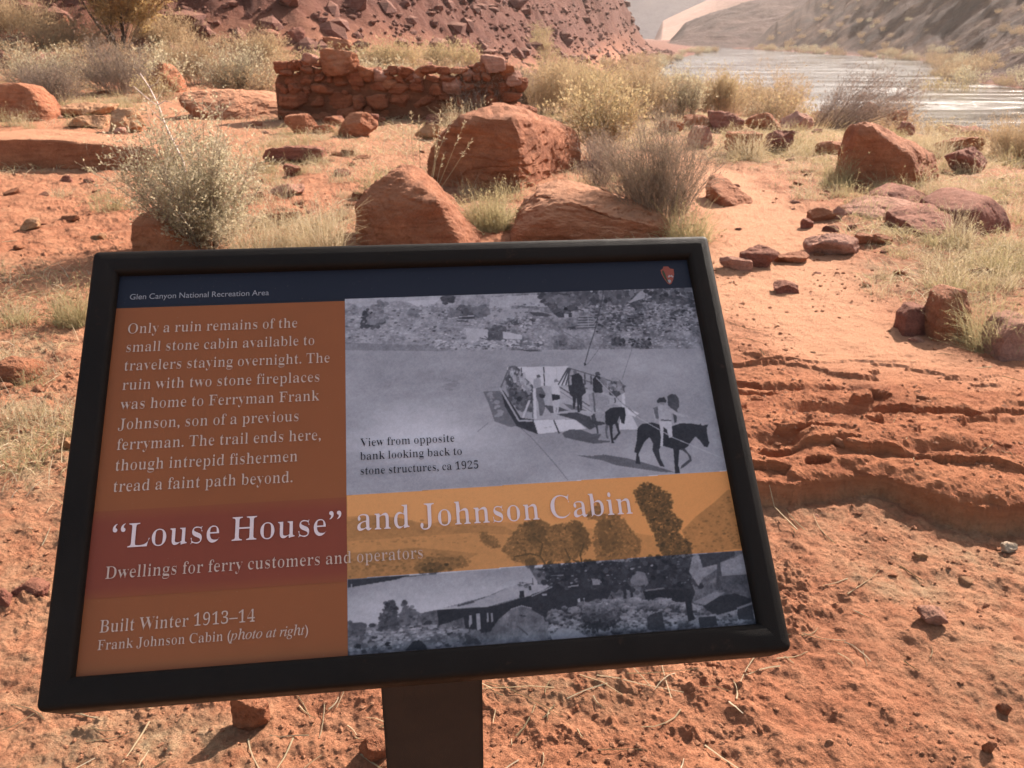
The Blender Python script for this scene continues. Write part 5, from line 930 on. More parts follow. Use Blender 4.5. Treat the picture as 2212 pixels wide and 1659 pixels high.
# dark feathery bush right of the largest boulder
px_shrub('feathery_shrub', 'soft grey feathery bush right of the largest boulder', 1262, 1535, 258, 494, 1425, 43, (M['graytwig'], M['greyfuzz'], M['greyfuzz']), deep=0.7, n_stem=170, n_twig=3600, n_leaf=9000, twig=0.20, leaf=0.040, w=0.006, r0=0.16, low=0.5, spread=0.55, asp=.12, t0=.15)
px_shrub('feathery_shrub', 'dark bare twiggy bush touching the right side of the largest boulder', 1240, 1345, 285, 405, 1290, 44, (M['bark'], M['graytwig'], M['graytwig']), n_stem=60, n_twig=900, n_leaf=500, twig=0.16, leaf=0.02, w=0.007, low=.4)
px_shrub('yellow_shrub', 'yellow leaved bush standing behind the largest boulder', 1200, 1415, 190, 345, 1300, 45, (M['graytwig'], M['tanbrush'], M['yellow']), n_stem=70, n_twig=1500, n_leaf=5200, twig=0.25, leaf=0.045, w=0.010, low=.4, spread=.6)
# tall golden willow at the top left
ro, s = px_shrub('golden_willow', 'tall golden leaved willow with a dark forked trunk, cut by the top photo edge', 150, 470, -190, 118, 258, 47, (M['bark'], M['graytwig'], M['gold']), cat='tree', deep=0.7, n_stem=46, n_twig=3600, n_leaf=46000, twig=0.9, leaf=0.17, w=0.025, r0=0.3, low=.5, spread=.6, tube=True, asp=.28)
b = np.array(ro.location); tr_ = []
for pts in (((262,120),(246,92),(232,62),(214,28),(205,-20)), ((262,120),(268,80),(262,40),(256,-10),(262,-40)), ((262,120),(236,84),(216,60),(196,34),(176,0))): tr_.append([loc_px(x, y) for x, y in pts])
tr_ = np.array(tr_); obj('trunk', mesh_np('trunk', *ribbons(tr_, taper(tr_, .30, .10), g, True)), M['bark'], ro)
S1 = (M['graytwig'], M['tanbrush'], M['tanbrush']); S2 = (M['graytwig'], M['graytwig'], M['greyfuzz']); S3 = (M['graytwig'], M['tanbrush'], M['yellow']); S4 = (M['graytwig'], M['greyfuzz'], M['sage']); S5 = (M['bark'], M['graytwig'], M['graytwig'])
named = [
 ('grey_shrub', 'pale grey green brush at the left photo edge above the rounded boulder', 0, 190, 118, 200, 95, 51, S4), ('bare_shrub', 'bare grey twiggy bush left of the tall leaning boulder', 165, 335, 98, 204, 262, 52, S2),
 ('tan_shrub', 'tan brush behind the tall leaning boulder', 340, 500, 92, 182, 420, 53, S1), ('grey_shrub', 'low grey bush left of the ruin', 420, 605, 116, 204, 520, 54, S4), ('tan_shrub', 'tan bush on the upper left slope below the willow', 60, 250, 45, 128, 150, 55, S1),
 ('tan_shrub', 'tan scrub at the top left photo corner', -40, 130, 8, 78, 40, 56, S1), ('tan_shrub', 'tan bush right of the willow trunk', 290, 430, 40, 120, 360, 57, S1), ('tan_shrub', 'orange tan bush above the ruin left end', 500, 620, 92, 150, 560, 58, S1),
 ('golden_grass_clump', 'golden grass clump showing over the ruin wall', 775, 905, 112, 160, 840, 59, S3), ('golden_grass_clump', 'second golden clump behind the ruin wall, near its right end', 905, 1030, 118, 160, 965, 60, S3),
 ('tan_shrub', 'pale tan bush just right of the ruin', 1128, 1250, 138, 248, 1185, 61, S1), ('tan_shrub', 'yellowish bush between the ruin and the river', 1215, 1345, 146, 262, 1280, 62, S3), ('tan_shrub', 'wide tan bush by the near end of the river', 1320, 1452, 150, 256, 1385, 63, S1),
 ('grey_shrub', 'olive bush in front of the river left end', 1400, 1520, 160, 258, 1460, 64, S4), ('tan_shrub', 'peach coloured bush on the river bank', 1580, 1745, 176, 258, 1660, 65, S1), ('tan_shrub', 'small yellow bush on the river bank', 1500, 1600, 172, 252, 1550, 66, S3),
 ('dark_stemmed_shrub', 'bush with dark slanting stems in front of the river', 1775, 2010, 160, 282, 1796, 67, S5), ('tan_shrub', 'soft olive tan bush in front of the bright water', 1945, 2105, 182, 272, 2030, 68, S3), ('brown_brush', 'low brown brush at the right photo edge below the river', 2110, 2290, 258, 345, 2195, 69, S1),
 ('bare_shrub', 'thin grey twigs in front of the ruin right end', 960, 1085, 158, 258, 1020, 70, S5), ('grey_shrub', 'grey bush beside the ruin right corner', 1085, 1150, 168, 240, 1115, 71, S2), ('bare_shrub', 'grey twigs on the slope at the left, under the pale brush', 40, 175, 150, 222, 110, 72, S2)]
for nm, lb, x0, x1, tp, bs, bx, sd, mt in named:
    b0 = gp(bx, bs)[1]; k = b0/10.0
    px_shrub(nm, lb, x0, x1, tp, bs, bx, sd, mt, n_stem=90, n_twig=1900, n_leaf=5200, twig=0.17*k, leaf=0.028*k, w=0.0055*k, low=.2, spread=.75, r0=.22*k, asp=.25, t0=.12)
# shrub prototypes copied along the banks and the foot of the hill
def protos_of(name, mats, seeds, n_leaf=1500, n_twig=420):
    out = []
    for sd in seeds:
        st, tw, lf = shrub_meshes(sd, 1.0, 0.75, 0.7, n_stem=60, n_twig=n_twig, n_leaf=n_leaf, twig=.24, leaf=.07, w=.012, low=.2, spread=.8, r0=.45, asp=.35, t0=.1)
        V, F = join([tw, lf]); me = mesh_np('foliage', V, F, False); me.materials.append(mats[1]); me.materials.append(mats[2]); mi = np.zeros(len(F), np.int32); mi[len(tw[1]):] = 1; me.polygons.foreach_set('material_index', mi)
        ms = mesh_np('stems', *st); ms.materials.append(mats[0]); out.append((ms, me))
    return out
PR = protos_of('tan', S1, (81, 82)) + protos_of('grey', S4, (83, 84)) + protos_of('yel', S3, (85,)) + protos_of('fuzz', (M['bark'], M['greyfuzz'], M['tanbrush']), (86,))
def place(proto, name, label, loc, s, group, g, cat='shrub'):
    r = empty(name, loc, g.uniform(0, 6.3)); r.scale = (s*g.uniform(.9, 1.3), s*g.uniform(.9, 1.3), s*g.uniform(.7, 1.05)); tag(r, label, cat, group)
    for nm, me in zip(('stems', 'foliage'), proto): obj(nm, me, None, r)
g = np.random.default_rng(31)
def near_shore(n, lo, hi, ymin, ymax, xr):
    out = []
    while len(out) < n:
        q = np.array([[g.uniform(*xr), g.uniform(ymin, ymax)]]); d = seg_d(q, LB)[0]
        if lo < d < hi and seg_d(q, RB)[0] < -5: out.append(q[0])
    return np.array(out)
for q in near_shore(170, 2.0, 17, 22, 110, (-10, 45)): place(PR[g.choice([0, 1, 1, 0, 2, 4, 4])], 'bank_shrub', 'tan brush growing along the near river bank', (q[0], q[1], H(*q) - .05), g.uniform(.7, 1.5)*(1 + q[1]/160), 'brush along the near river bank', g)
for q in near_shore(48, 1.0, 9, 120, 380, (5, 90)): place(PR[g.choice([0, 2, 3, 5])], 'bank_shrub', 'small tan brush along the river below the red hill', (q[0], q[1], H(*q) - .05), g.uniform(1.4, 2.6), 'distant brush below the red hill', g)
k = 0
while k < 190:
    q = np.array([[g.uniform(48, 160), g.uniform(60, 430)]]); d = seg_d(q, RB)[0]
    if 0.5 < d < 6 + 40*g.random()**4 and abs(math.degrees(math.atan2(q[0, 0], q[0, 1]))) < 36:
        place(PR[g.choice([0, 1, 3, 5])], 'far_shrub', 'brown brush on the far river bank', (q[0, 0], q[0, 1], H(*q[0]) - .1), g.uniform(1.3, 2.6), 'brush on the far bank', g); k += 1
k = 0
while k < 150:
    r0 = 19 + 66*g.random(); a0 = math.radians(g.uniform(-38, 4)); q = np.array([[r0*math.sin(a0), r0*math.cos(a0)]]); d = seg_d(q, HB)[0]
    if -26 < d < 4 and not (abs(q[0,0]+2.2)<3.4 and q[0,1]<22): place(PR[g.choice([0, 0, 1, 2, 4])], 'slope_shrub', 'tan scrub at the foot of the red hill', (q[0, 0], q[0, 1], H(*q[0]) - .05), g.uniform(.6, 1.25), 'scrub at the foot of the hill', g); k += 1
# grass tufts
def tuft_mesh(seed, n, h, r, w=0.004, bend=.5):
    g2 = np.random.default_rng(seed); n = int(n*1.3); w = w*.62; a = g2.uniform(0, 6.28, n); q = np.sqrt(g2.random(n)); b = np.column_stack([r*.75*q*np.cos(a + 1), r*.75*q*np.sin(a + 1), np.zeros(n)]); hh = h*g2.uniform(.18, 1.0, n)**1.3
    t = np.linspace(0, 1, 5)[None, :]; P = np.zeros((n, 5, 3)); out = r*g2.uniform(-.3, 1.0, n)
    P[..., 0] = b[:, :1] + (np.cos(a)*out)[:, None]*t**1.5; P[..., 1] = b[:, 1:2] + (np.sin(a)*out)[:, None]*t**1.5; P[..., 2] = hh[:, None]*(t - bend*g2.uniform(0, 1.1, n)[:, None]*t**3)
    P += 0.075*h*np.cumsum(g2.normal(size=P.shape), 1)*t[..., None]*.5
    hd = np.nonzero(g2.random(n) < .22)[0]; k = np.repeat(hd, 7); f = g2.uniform(0, 1, len(k))[:, None]; C = P[k, 3]*(1-f) + P[k, 4]*f
    return join([ribbons(P, taper(P, w, w*.25), g2), quads(C, w*4.2, g2, unit(P[k, 4] - P[k, 3]), .4)])
def tuft(label, x0, x1, top, base, mat, seed, n=420, w=0.005, name='grass_tuft', bend=.5, sub=None):
    bx = (x0+x1)/2; b = gp(bx, base); s = b[1]/ray(bx, base)[1]/FPX; o = obj(name, mesh_np(name, *tuft_mesh(seed, n, (base-top)*s*1.05, (x1-x0)/2*s, w, bend), False), mat, None, (b[0], b[1], b[2] - .01)); tag(o, label, 'grass')
    return o
tuft('large dry grass tuft right of the cracked red rock', 2050, 2240, 598, 745, M['grass'], 1, 750, .004)
tuft('yellow grass tuft between the wedge rock and the cracked rock', 1998, 2066, 612, 715, M['straw'], 2, 260, .003)
tuft('green yellow grass tuft between the two front boulders', 1000, 1115, 385, 494, M['grass'], 3, 700, .007)
tuft('dry grass left of the pyramid boulder', 585, 770, 400, 545, M['straw'], 4, 700, .006)
tuft('olive grass tuft under the feathery bush', 1430, 1545, 415, 525, M['grass'], 5, 500, .006)
tuft('pale grass tuft in front of the rocks at the trail top', 1560, 1660, 255, 345, M['straw'], 6, 300, .009)
tuft('white tipped grass tuft right of the dark stemmed bush', 1800, 1850, 210, 285, M['straw'], 7, 150, .009)
tuft('straw grass in front of the dome boulder', 2030, 2110, 425, 530, M['straw'], 8, 240, .005)
tuft('straw grass at the right foot of the big brown boulder', 1985, 2040, 345, 432, M['straw'], 9, 200, .005)
tuft('grass tuft at the left foot of the big brown boulder', 1770, 1850, 310, 400, M['grass'], 10, 300, .006)
tuft('grass growing over the rock pile', 1960, 2060, 255, 340, M['straw'], 11, 300, .007)
tuft('dry grass at the grey bush foot', 480, 640, 430, 560, M['straw'], 12, 600, .006)
tuft('grass tuft left of the sign in the bush shadow', 110, 210, 590, 700, M['grass'], 13, 420, .005)
tuft('green grass below the maroon block', 780, 880, 340, 430, M['grass'], 14, 420, .008)
tuft('dry grass at the foot of the ruin', 950, 1060, 205, 290, M['straw'], 15, 320, .010)
for k, (x, y0, y1, ln) in enumerate([(905,238,425,8),(922,250,425,20),(938,262,430,12),(955,250,430,46),(1000,262,420,30),(960,285,425,60)]):
    pass
b = gp(930, 432); g2 = np.random.default_rng(4); paths = []
for x0, y0, x1, y1 in ((905,430,893,240),(912,430,905,255),(918,430,925,262),(925,430,940,300),(930,432,985,265),(935,430,1005,262),(940,432,965,330),(935,432,1020,300),(915,430,880,270),(928,430,950,240)):
    a_, c_ = at_y(x0, y0, b[1]), at_y(x1, y1, b[1] + .15); t = np.linspace(0, 1, 7)[:, None]; p_ = a_ + (c_ - a_)*t; p_[:, 0] += .05*np.sin(t[:, 0]*2.5)*g2.normal(); paths.append(p_ - b)
paths = np.array(paths); V1 = ribbons(paths, taper(paths, .009, .004), g2, True)
hd_ = paths[:, -3:]; k_ = g2.integers(len(hd_), size=260); t = g2.random(260)[:, None]; C = hd_[k_, 0]*(1-t) + hd_[k_, 2]*t; V2 = quads(C, .035, g2, unit(hd_[k_, 2] - hd_[k_, 0]), .3)
tag(obj('tall_grass', mesh_np('tall_grass', *join([V1, V2]), False), M['straw'], None, b), 'few tall dry grass stalks in front of the largest boulder', 'grass')
# many small tufts, individually, on the grassy ground to the right and beyond
g = np.random.default_rng(55); TP = []
for k in range(8):
    me = mesh_np('small_grass_tuft', *tuft_mesh(600 + k, 110, .30, .17, .0055, .6), False); me.materials.append([M['grass'], M['straw'], M['straw'], M['grass']][k % 4]); TP.append(me)
areas = [((1560,1760),(285,360),34), ((1700,2260),(300,440),72), ((1860,2260),(430,640),58), ((930,1150),(330,520),16), ((560,760),(290,520),30), ((100,560),(330,470),18), ((0,300),(190,280),26), ((1180,1500),(330,420),10), ((-20,190),(680,1060),12)]
for (xa, xb), (ya, yb2), n in areas:
    for _ in range(n):
        p = gp(g.uniform(xa, xb), g.uniform(ya, yb2))
        if polydist(np.array([p[:2]]), TRAIL)[0] < .55: continue
        o = obj('small_grass_tuft', TP[g.integers(8)], None, None, (p[0], p[1], p[2] - .01)); s = g.uniform(.5, 1.15)*(0.55 + .045*p[1]); o.scale = (s*1.2, s*1.2, s); o.rotation_euler = (0, 0, g.uniform(0, 6.3)); tag(o, 'small dry grass tuft among the rocks', 'grass', 'small grass tufts')
# grass cover too fine to count, and straw lying on the soil
n = 420000; r_ = 1.1 + 30*g.random(n)**1.25; a_ = np.radians(g.uniform(-46, 46, n)); Q = np.column_stack([r_*np.sin(a_), r_*np.cos(a_)]); zz, mk = terrain(Q)
pk_ = mk[:, 0]*(fbm(Q[:, 0]*1.6, Q[:, 1]*1.6, 301, 3)*.9 + .55)*sstep(1.5, 5, r_) > g.random(n)*.9 + .1; Q, zz, r_ = Q[pk_], zz[pk_], r_[pk_]; n = len(Q); print('grass blades', n)
hh = g.uniform(.03, .13, n)*(.6 + .05*np.minimum(r_, 14)); a = g.uniform(0, 6.28, n); t = np.array([0, .5, 1.])[None, :]; P = np.zeros((n, 3, 3)); ln = hh*g.uniform(.2, 2.0, n)
P[..., 0] = Q[:, :1] + (np.cos(a)*ln)[:, None]*t**1.5; P[..., 1] = Q[:, 1:] + (np.sin(a)*ln)[:, None]*t**1.5; P[..., 2] = zz[:, None] + hh[:, None]*(t - .3*t**2) - .003
wv_ = (.0022 + .00045*r_)[:, None]*np.array([1, .7, .2])[None, :]; V, F = ribbons(P, wv_, g); me = mesh_np('dry_grass', V, F, False); me.materials.append(M['straw']); me.materials.append(M['grass'])
mi = np.repeat((g.random(n) < .4).astype(np.int32), 2); mi = np.tile((g.random(n) < .4).astype(np.int32)[:, None], (1, 2)).ravel(); me.polygons.foreach_set('material_index', mi); tag(obj('dry_grass', me), kind='stuff')
n = 1500; r_ = 1.0 + 7*g.random(n)**1.3; a_ = np.radians(g.uniform(-46, 46, n)); Q = np.column_stack([r_*np.sin(a_), r_*np.cos(a_)]); Q = Q[(fbm(Q[:, 0]*1.3, Q[:, 1]*1.3, 305, 3) > -.02) & (polydist(Q, TRAIL) > .35)]; n = len(Q); a = g.uniform(0, 6.28, n); ln = g.uniform(.02, .13, n)*g.choice([1, 1, 1, 1.9], n)
t = np.linspace(-.5, .5, 5)[None, :]; cu = g.normal(size=n)*.25; X = Q[:, :1] + ln[:, None]*(np.cos(a)[:, None]*t - np.sin(a)[:, None]*cu[:, None]*(t**2)); Y = Q[:, 1:] + ln[:, None]*(np.sin(a)[:, None]*t + np.cos(a)[:, None]*cu[:, None]*t**2)
Z = HV(np.column_stack([X.ravel(), Y.ravel()])).reshape(n, 5); Z = np.maximum(Z, Z.mean(1, keepdims=True)) + .003; P = np.stack([X, Y, Z], -1); V, F = ribbons(P, taper(P, .0026, .0014)*(1 + .12*r_[:n, None]), g, True)
tag(obj('straw_litter', mesh_np('straw_litter', V, F, False), M['straw']), kind='stuff')
# ------------------------------------------------------------------ the two old photographs printed on the panel
HI = np.array([[0.0005607299055249709, 7.133546135374707e-05, -0.20551082830325185], [-4.4913380882334e-05, -0.0005544307351144708, 1.161633195652708], [-4.255689324290942e-05, 0.00020312896857870727, 1.0]])
CS = 0.00085; CU0, CV0, CU1, CV1 = UB, VI0, UI1, 0.5620
NX, NY = int(round((CU1-CU0)/CS)) + 1, int(round((CV1-CV0)/CS)) + 1
GU, GV = np.meshgrid(np.linspace(CU0, CU1, NX), np.linspace(CV0, CV1, NY))
GX, GY = (GU - CU0)/CS, (GV - CV0)/CS
WIN = dict(a=(1000, 820, .27125), b=(1500, 820, .27125), c=(1400, 1380, .3707), d=(1000, 1620, .28933), e=(1560, 1580, .31646), f=(1400, 1040, .33906), g=(980, 800, .55154), h=(980, 1350, .6058))
def cv(win, pts):                             # traced print coordinates to canvas cells
    x0, y0, s = WIN[win]; P = np.array(pts, float); Q = np.column_stack([x0 + P[:, 0]*s, y0 + P[:, 1]*s, np.ones(len(P))])@HI.T
    return np.column_stack([(Q[:, 0]/Q[:, 2] - CU0)/CS, (Q[:, 1]/Q[:, 2] - CV0)/CS])
def inside(C, grow=0):
    x0, y0 = np.floor(C.min(0) - grow).astype(int); x1, y1 = np.ceil(C.max(0) + grow).astype(int) + 1
    x0, y0, x1, y1 = max(0, x0), max(0, y0), min(NX, x1), min(NY, y1)
    if x1 <= x0 or y1 <= y0: return None, None
    X, Y = np.meshgrid(np.arange(x0, x1), np.arange(y0, y1)); m = np.zeros(X.shape, bool)
    for (xa, ya), (xb, yb_) in zip(C, np.roll(C, -1, 0)):
        c = (ya > Y) != (yb_ > Y); m ^= c & (X < (xb - xa)*(Y - ya)/((yb_ - ya) if yb_ != ya else 1e-9) + xa)
    return (slice(y0, y1), slice(x0, x1)), m
TONE = np.full((NY, NX), 0.55)
pg = np.random.default_rng(77)
GR = fbm(GX*0.35, GY*0.35, 201, 3); GM = fbm(GX*0.07, GY*0.09, 205, 5, 0.6); GS = fbm(GX*0.018, GY*0.03, 209, 4)
def poly(win, pts, tone, tex=0.05, soft=1.0):
    C = cv(win, pts); sl, m = inside(C)
    if sl is None: return
    v = (tone(GX[sl], GY[sl]) if callable(tone) else tone) + tex*GM[sl] + 0.5*tex*GR[sl]
    TONE[sl] = np.where(m, TONE[sl]*(1 - soft) + v*soft, TONE[sl])
def line(win, pts, wd, tone):
    C = cv(win, pts)
    for a, b in zip(C[:-1], C[1:]):
        d = b - a; n = np.array([-d[1], d[0]])/(np.hypot(*d) + 1e-9)*max(wd, .9)/2
        sl, m = inside(np.array([a + n, b + n, b - n, a - n]))
        if sl is not None: TONE[sl] = np.where(m, tone, TONE[sl])
def dabs(win, pts, n, size, tone, jit=0.1, asp=0.6, soft=0.85):
    C = cv(win, pts); sl, m = inside(C)
    if sl is None or not m.any(): return
    ys, xs = np.nonzero(m); k = pg.integers(len(xs), size=n); sx_ = size*0.7
    for x, y in zip(np.clip(xs[k] + sl[1].start + sx_*pg.normal(size=n), 0, NX-2), np.clip(ys[k] + sl[0].start + sx_*pg.normal(size=n), 0, NY-2)):
        s = size*pg.uniform(.5, 1.4); x0, x1, y0, y1 = int(max(0, x-s)), int(min(NX, x+s+2)), int(max(0, y-s)), int(min(NY, y+s+2))
        q = ((GX[y0:y1, x0:x1] - x)/s)**2 + ((GY[y0:y1, x0:x1] - y)/(s*asp))**2 < 1; T = TONE[y0:y1, x0:x1]
        T[q] = T[q]*(1-soft) + soft*(tone + jit*pg.normal())
def boulders(win, pts, n, size):
    C = cv(win, pts); sl, m = inside(C); ys, xs = np.nonzero(m); k = pg.integers(len(xs), size=n); k = k[np.argsort(-ys[k])]
    for x, y in zip(xs[k] + sl[1].start, ys[k] + sl[0].start):
        s = size*pg.uniform(.5, 1.5); x0, x1, y0, y1 = int(max(0, x-s)), int(min(NX, x+s+2)), int(max(0, y-s)), int(min(NY, y+s+2))
        dx, dy = (GX[y0:y1, x0:x1] - x)/s, (GY[y0:y1, x0:x1] - y)/(s*.65); q = dx**2 + dy**2 + 0.5*GR[y0:y1, x0:x1] < 1; T = TONE[y0:y1, x0:x1]
        T[q] = np.clip(0.27 + 0.22*dy + 0.05*dx + 0.12*GR[y0:y1, x0:x1] + 0.06*pg.normal(), .05, .75)[q]
# --- upper photograph: the ferry
poly('a', [(-60,100),(2300,60),(4000,-60),(4300,1800),(2200,2600),(-60,2600)], lambda x, y: 0.53 + 0.0*x, 0.06)
poly('a', [(-20,150),(2250,80),(2250,760),(950,740),(-20,680)], lambda x, y: 0.54 + 0.12*fbm(x*.05, y*.09, 221, 5, .6), 0.16)
poly('b', [(0,80),(1990,0),(2090,740),(0,740)], lambda x, y: 0.44 + 0.14*fbm(x*.05, y*.09, 223, 5, .6), 0.20)
poly('a', [(20,170),(1080,140),(900,230),(600,190),(200,260)], .64, .10); poly('a', [(700,190),(1060,170),(1000,240),(820,250)], .74, .05)
poly('a', [(1600,280),(2040,270),(2000,360),(1560,400)], .58, .03); poly('a', [(1620,150),(2150,120),(2300,260),(1900,240),(1600,270)], .63, .08)
for wn_, pl in (('a', [(20,250),(2200,200),(2200,620),(20,640)]),): dabs(wn_, pl, 420, 2.6, .40, .12, .5); dabs(wn_, pl, 300, 2.2, .70, .06, .4)
dabs('b', [(750,90),(1980,40),(2040,520),(950,540)], 900, 2.6, .28, .12, .7); dabs('b', [(750,90),(1980,40),(2040,700),(950,700)], 420, 2.2, .62, .07, .45)
dabs('b', [(900,90),(1450,60),(1430,180),(900,220)], 120, 4, .24, .08, 1.5); poly('b', [(1270,220),(1400,90),(1480,60),(1450,160)], .55, .05)
dabs('b', [(1480,70),(1960,50),(1990,240),(1500,200)], 170, 4, .22, .08, .8)
for pl, t_, n_ in (([(200,470),(250,330),(290,290),(340,380),(350,470)], .20, 120), ([(340,470),(360,420),(460,400),(470,430)], .25, 40), ([(230,440),(330,300),(480,320),(470,400),(360,440)], .47, 60), ([(330,280),(420,190),(520,200),(420,270)], .40, 40),
        ([(1280,260),(1400,250),(1440,360),(1300,370)], .27, 90), ([(1430,270),(1560,250),(1600,300),(1590,340),(1440,370)], .34, 90), ([(1180,290),(1270,290),(1270,360),(1180,370)], .38, 50), ([(1080,155),(1230,150),(1210,190),(1130,215)], .20, 60),
        ([(1590,600),(1600,490),(1680,470),(1760,500),(1770,580),(1740,610)], .27, 160), ([(740,300),(830,320),(820,360),(720,350)], .38, 40)): dabs('a', pl, n_, 3.2, t_, .06, .9)
poly('a', [(1345,480),(1590,500),(1590,590),(1500,610),(1420,660),(1360,600)], .66, .06); poly('a', [(1750,520),(1960,560),(1960,610),(1760,600)], .72, .06); dabs('a', [(1000,620),(2200,620),(2200,700),(1000,700)], 160, 2.5, .72, .06, .5)
dabs('a', [(880,640),(2200,650),(2200,730),(880,720)], 110, 2.0, .33, .08, .5); poly('a', [(1240,360),(1440,340),(1450,385),(1280,385)], .2, .05); line('a', [(1150,385),(1300,360),(1440,350)], 1.6, .7); line('a', [(1250,405),(1380,410)], 3, .25)
dabs('a', [(1700,430),(2100,380),(2100,450),(1720,460)], 90, 2.2, .28, .1, .7); dabs('a', [(1900,370),(2060,370),(2050,520),(1960,520)], 50, 2.4, .62, .1, .7)
line('a', [(1500,590),(1610,615)], 1.6, .2); line('a', [(1550,570),(1610,612)], 1.6, .25)
dabs('b', [(300,125),(700,100),(745,170),(690,290),(590,330),(480,300),(410,250),(350,190)], 420, 4.0, .24, .06, .8); dabs('b', [(400,150),(650,130),(700,200),(560,260)], 90, 4, .36, .05, .8); dabs('b', [(720,110),(860,100),(860,200),(730,190)], 90, 4, .24, .06, .9)
poly('b', [(195,310),(330,315),(450,345),(390,362),(240,350)], .22, .04); poly('b', [(450,320),(660,320),(660,370),(520,375)], .16, .05); poly('b', [(575,330),(625,330),(625,368),(580,368)], .62, .03); line('b', [(660,295),(730,282),(790,300)], 2.4, .2); line('b', [(785,295),(785,340)], 1.5, .3)
for k in range(5): line('b', [(735 - 6*k, 358 + 29*k), (878 + 8*k, 358 + 27*k)], 1.6, .52); line('b', [(735 - 6*k, 372 + 29*k), (880 + 8*k, 372 + 27*k)], 1.8, .2)
line('b', [(835,360),(842,470)], 1.2, .6); poly('b', [(620,470),(700,465),(705,500),(640,505)], .2, .08); dabs('b', [(1100,600),(1230,590),(1230,665),(1100,660)], 60, 2.4, .18, .07, 1.2); dabs('b', [(1290,600),(1520,620),(1520,740),(1300,680)], 110, 2.6, .24, .12, .6)
line('b', [(1690,610),(1890,622)], 1.6, .3); line('b', [(440,480),(560,560),(690,660)], 1.5, .4); line('b', [(540,510),(690,590),(765,660)], 1.5, .36)
dabs('b', [(1030,330),(1420,330),(1420,480),(1000,460)], 130, 3, .22, .08, .6); dabs('b', [(1310,250),(1370,200),(1430,250),(1420,270)], 40, 3.5, .2, .05, .7); line('b', [(1730,345),(1840,285)], 5, .18)
# river
poly('g', [(45,385),(560,398),(1000,392),(1960,385),(2100,1050),(60,1175)], lambda x, y: 0.57 + 0.26*np.exp(-((x-120)/110)**2 - ((y-345)/48)**2) + 0.07*np.clip((y-250)/250, -1, 1)*0 + 0.07*fbm(x*.012, y*.035, 231, 4) + 0.06*np.exp(-((x-430)/120)**2 - ((y-220)/60)**2), 0.035)
poly('g', [(45,350),(520,368),(560,398),(45,392)], .42, .06, .7); poly('a', [(1900,722),(2080,716),(2200,738),(2060,735)], .22, .05); poly('b', [(90,725),(260,718),(355,738),(200,740)], .22, .05)
poly('g', [(60,610),(620,560),(640,600),(300,650),(60,660)], .62, .04, .35); dabs('g', [(590,550),(660,560),(660,600),(600,590)], 30, 4, .46, .03, .5, .5)
# cables
line('b', [(1005,75),(985,190),(935,400),(905,530),(850,700),(800,880)], 1.5, .17); line('b', [(1105,485),(950,720),(830,880)], 1.0, .36); line('b', [(1330,670),(1270,850),(1205,1050)], 1.0, .38); poly('b', [(790,870),(810,862),(818,890),(795,895)], .1, 0)
# the ferry
poly('f', [(50,290),(200,285),(350,590),(290,600),(150,550),(100,400)], .36, .04); dabs('f', [(150,430),(200,430),(230,540),(180,545)], 10, 4, .56, .03, .7); dabs('f', [(90,310),(130,310),(150,390),(110,390)], 10, 4, .52, .03, .7)
poly('f', [(200,260),(240,300),(380,520),(490,535),(520,660),(345,595),(240,420)], .12, .03)
poly('f', [(300,250),(480,480),(500,535),(860,535),(1290,430),(1290,330),(700,235),(480,240)], .64, .06)
poly('f', [(260,80),(790,70),(790,235),(500,245),(262,250)], .80, .04); line('f', [(383,82),(385,235)], 1.6, .16); line('f', [(578,78),(585,238)], 1.8, .12); line('f', [(690,75),(692,235)], 1, .68)
line('f', [(195,258),(362,545),(480,545)], 3.2, .62); line('f', [(205,255),(270,100)], 2.4, .3)
dabs('f', [(262,92),(340,82),(360,150),(440,205),(480,260),(480,470),(350,440),(300,380),(262,240)], 330, 3.2, .24, .09, 1.1); dabs('f', [(270,100),(350,110),(470,250),(470,320),(300,200)], 80, 2.2, .62, .1, 1.6)
line('f', [(395,520),(455,365)], 3.5, .74); line('f', [(495,262),(505,530)], 5.0, .80); line('f', [(478,262),(484,520)], 2.0, .3)
poly('f', [(485,540),(850,535),(950,615),(520,662)], .84, .04); line('f', [(665,540),(714,655)], 2.4, .12); line('f', [(485,545),(522,660)], 2.4, .15); line('f', [(585,605),(650,600)], .9, .5)
poly('f', [(1230,600),(1270,430),(1310,430),(1405,620),(1230,625)], .78, .05); poly('f', [(1295,430),(1410,482),(1372,512),(1320,490)], .84, .03)
for a, b in (((790,85),(1040,160)), ((1040,160),(1270,235)), ((795,150),(1000,215)), ((795,235),(960,265))): line('f', [a, b], 2.2, .3)
for a, b in (((790,85),(700,240)), ((800,85),(735,240)), ((795,85),(795,240)), ((810,90),(770,235)), ((935,130),(938,235)), ((990,150),(992,230))): line('f', [a, b], 2.6, .22)
line('f', [(1270,300),(1275,430)], 5, .80); line('f', [(715,250),(980,420)], 2.4, .3); line('f', [(720,290),(1000,470)], 1.4, .42)
poly('f', [(690,490),(860,470),(980,510),(1030,600),(980,625),(860,540)], .20, .04); poly('f', [(580,410),(700,420),(790,455),(640,480)], .24, .05); poly('f', [(740,390),(860,420),(960,460),(820,450)], .36, .05)
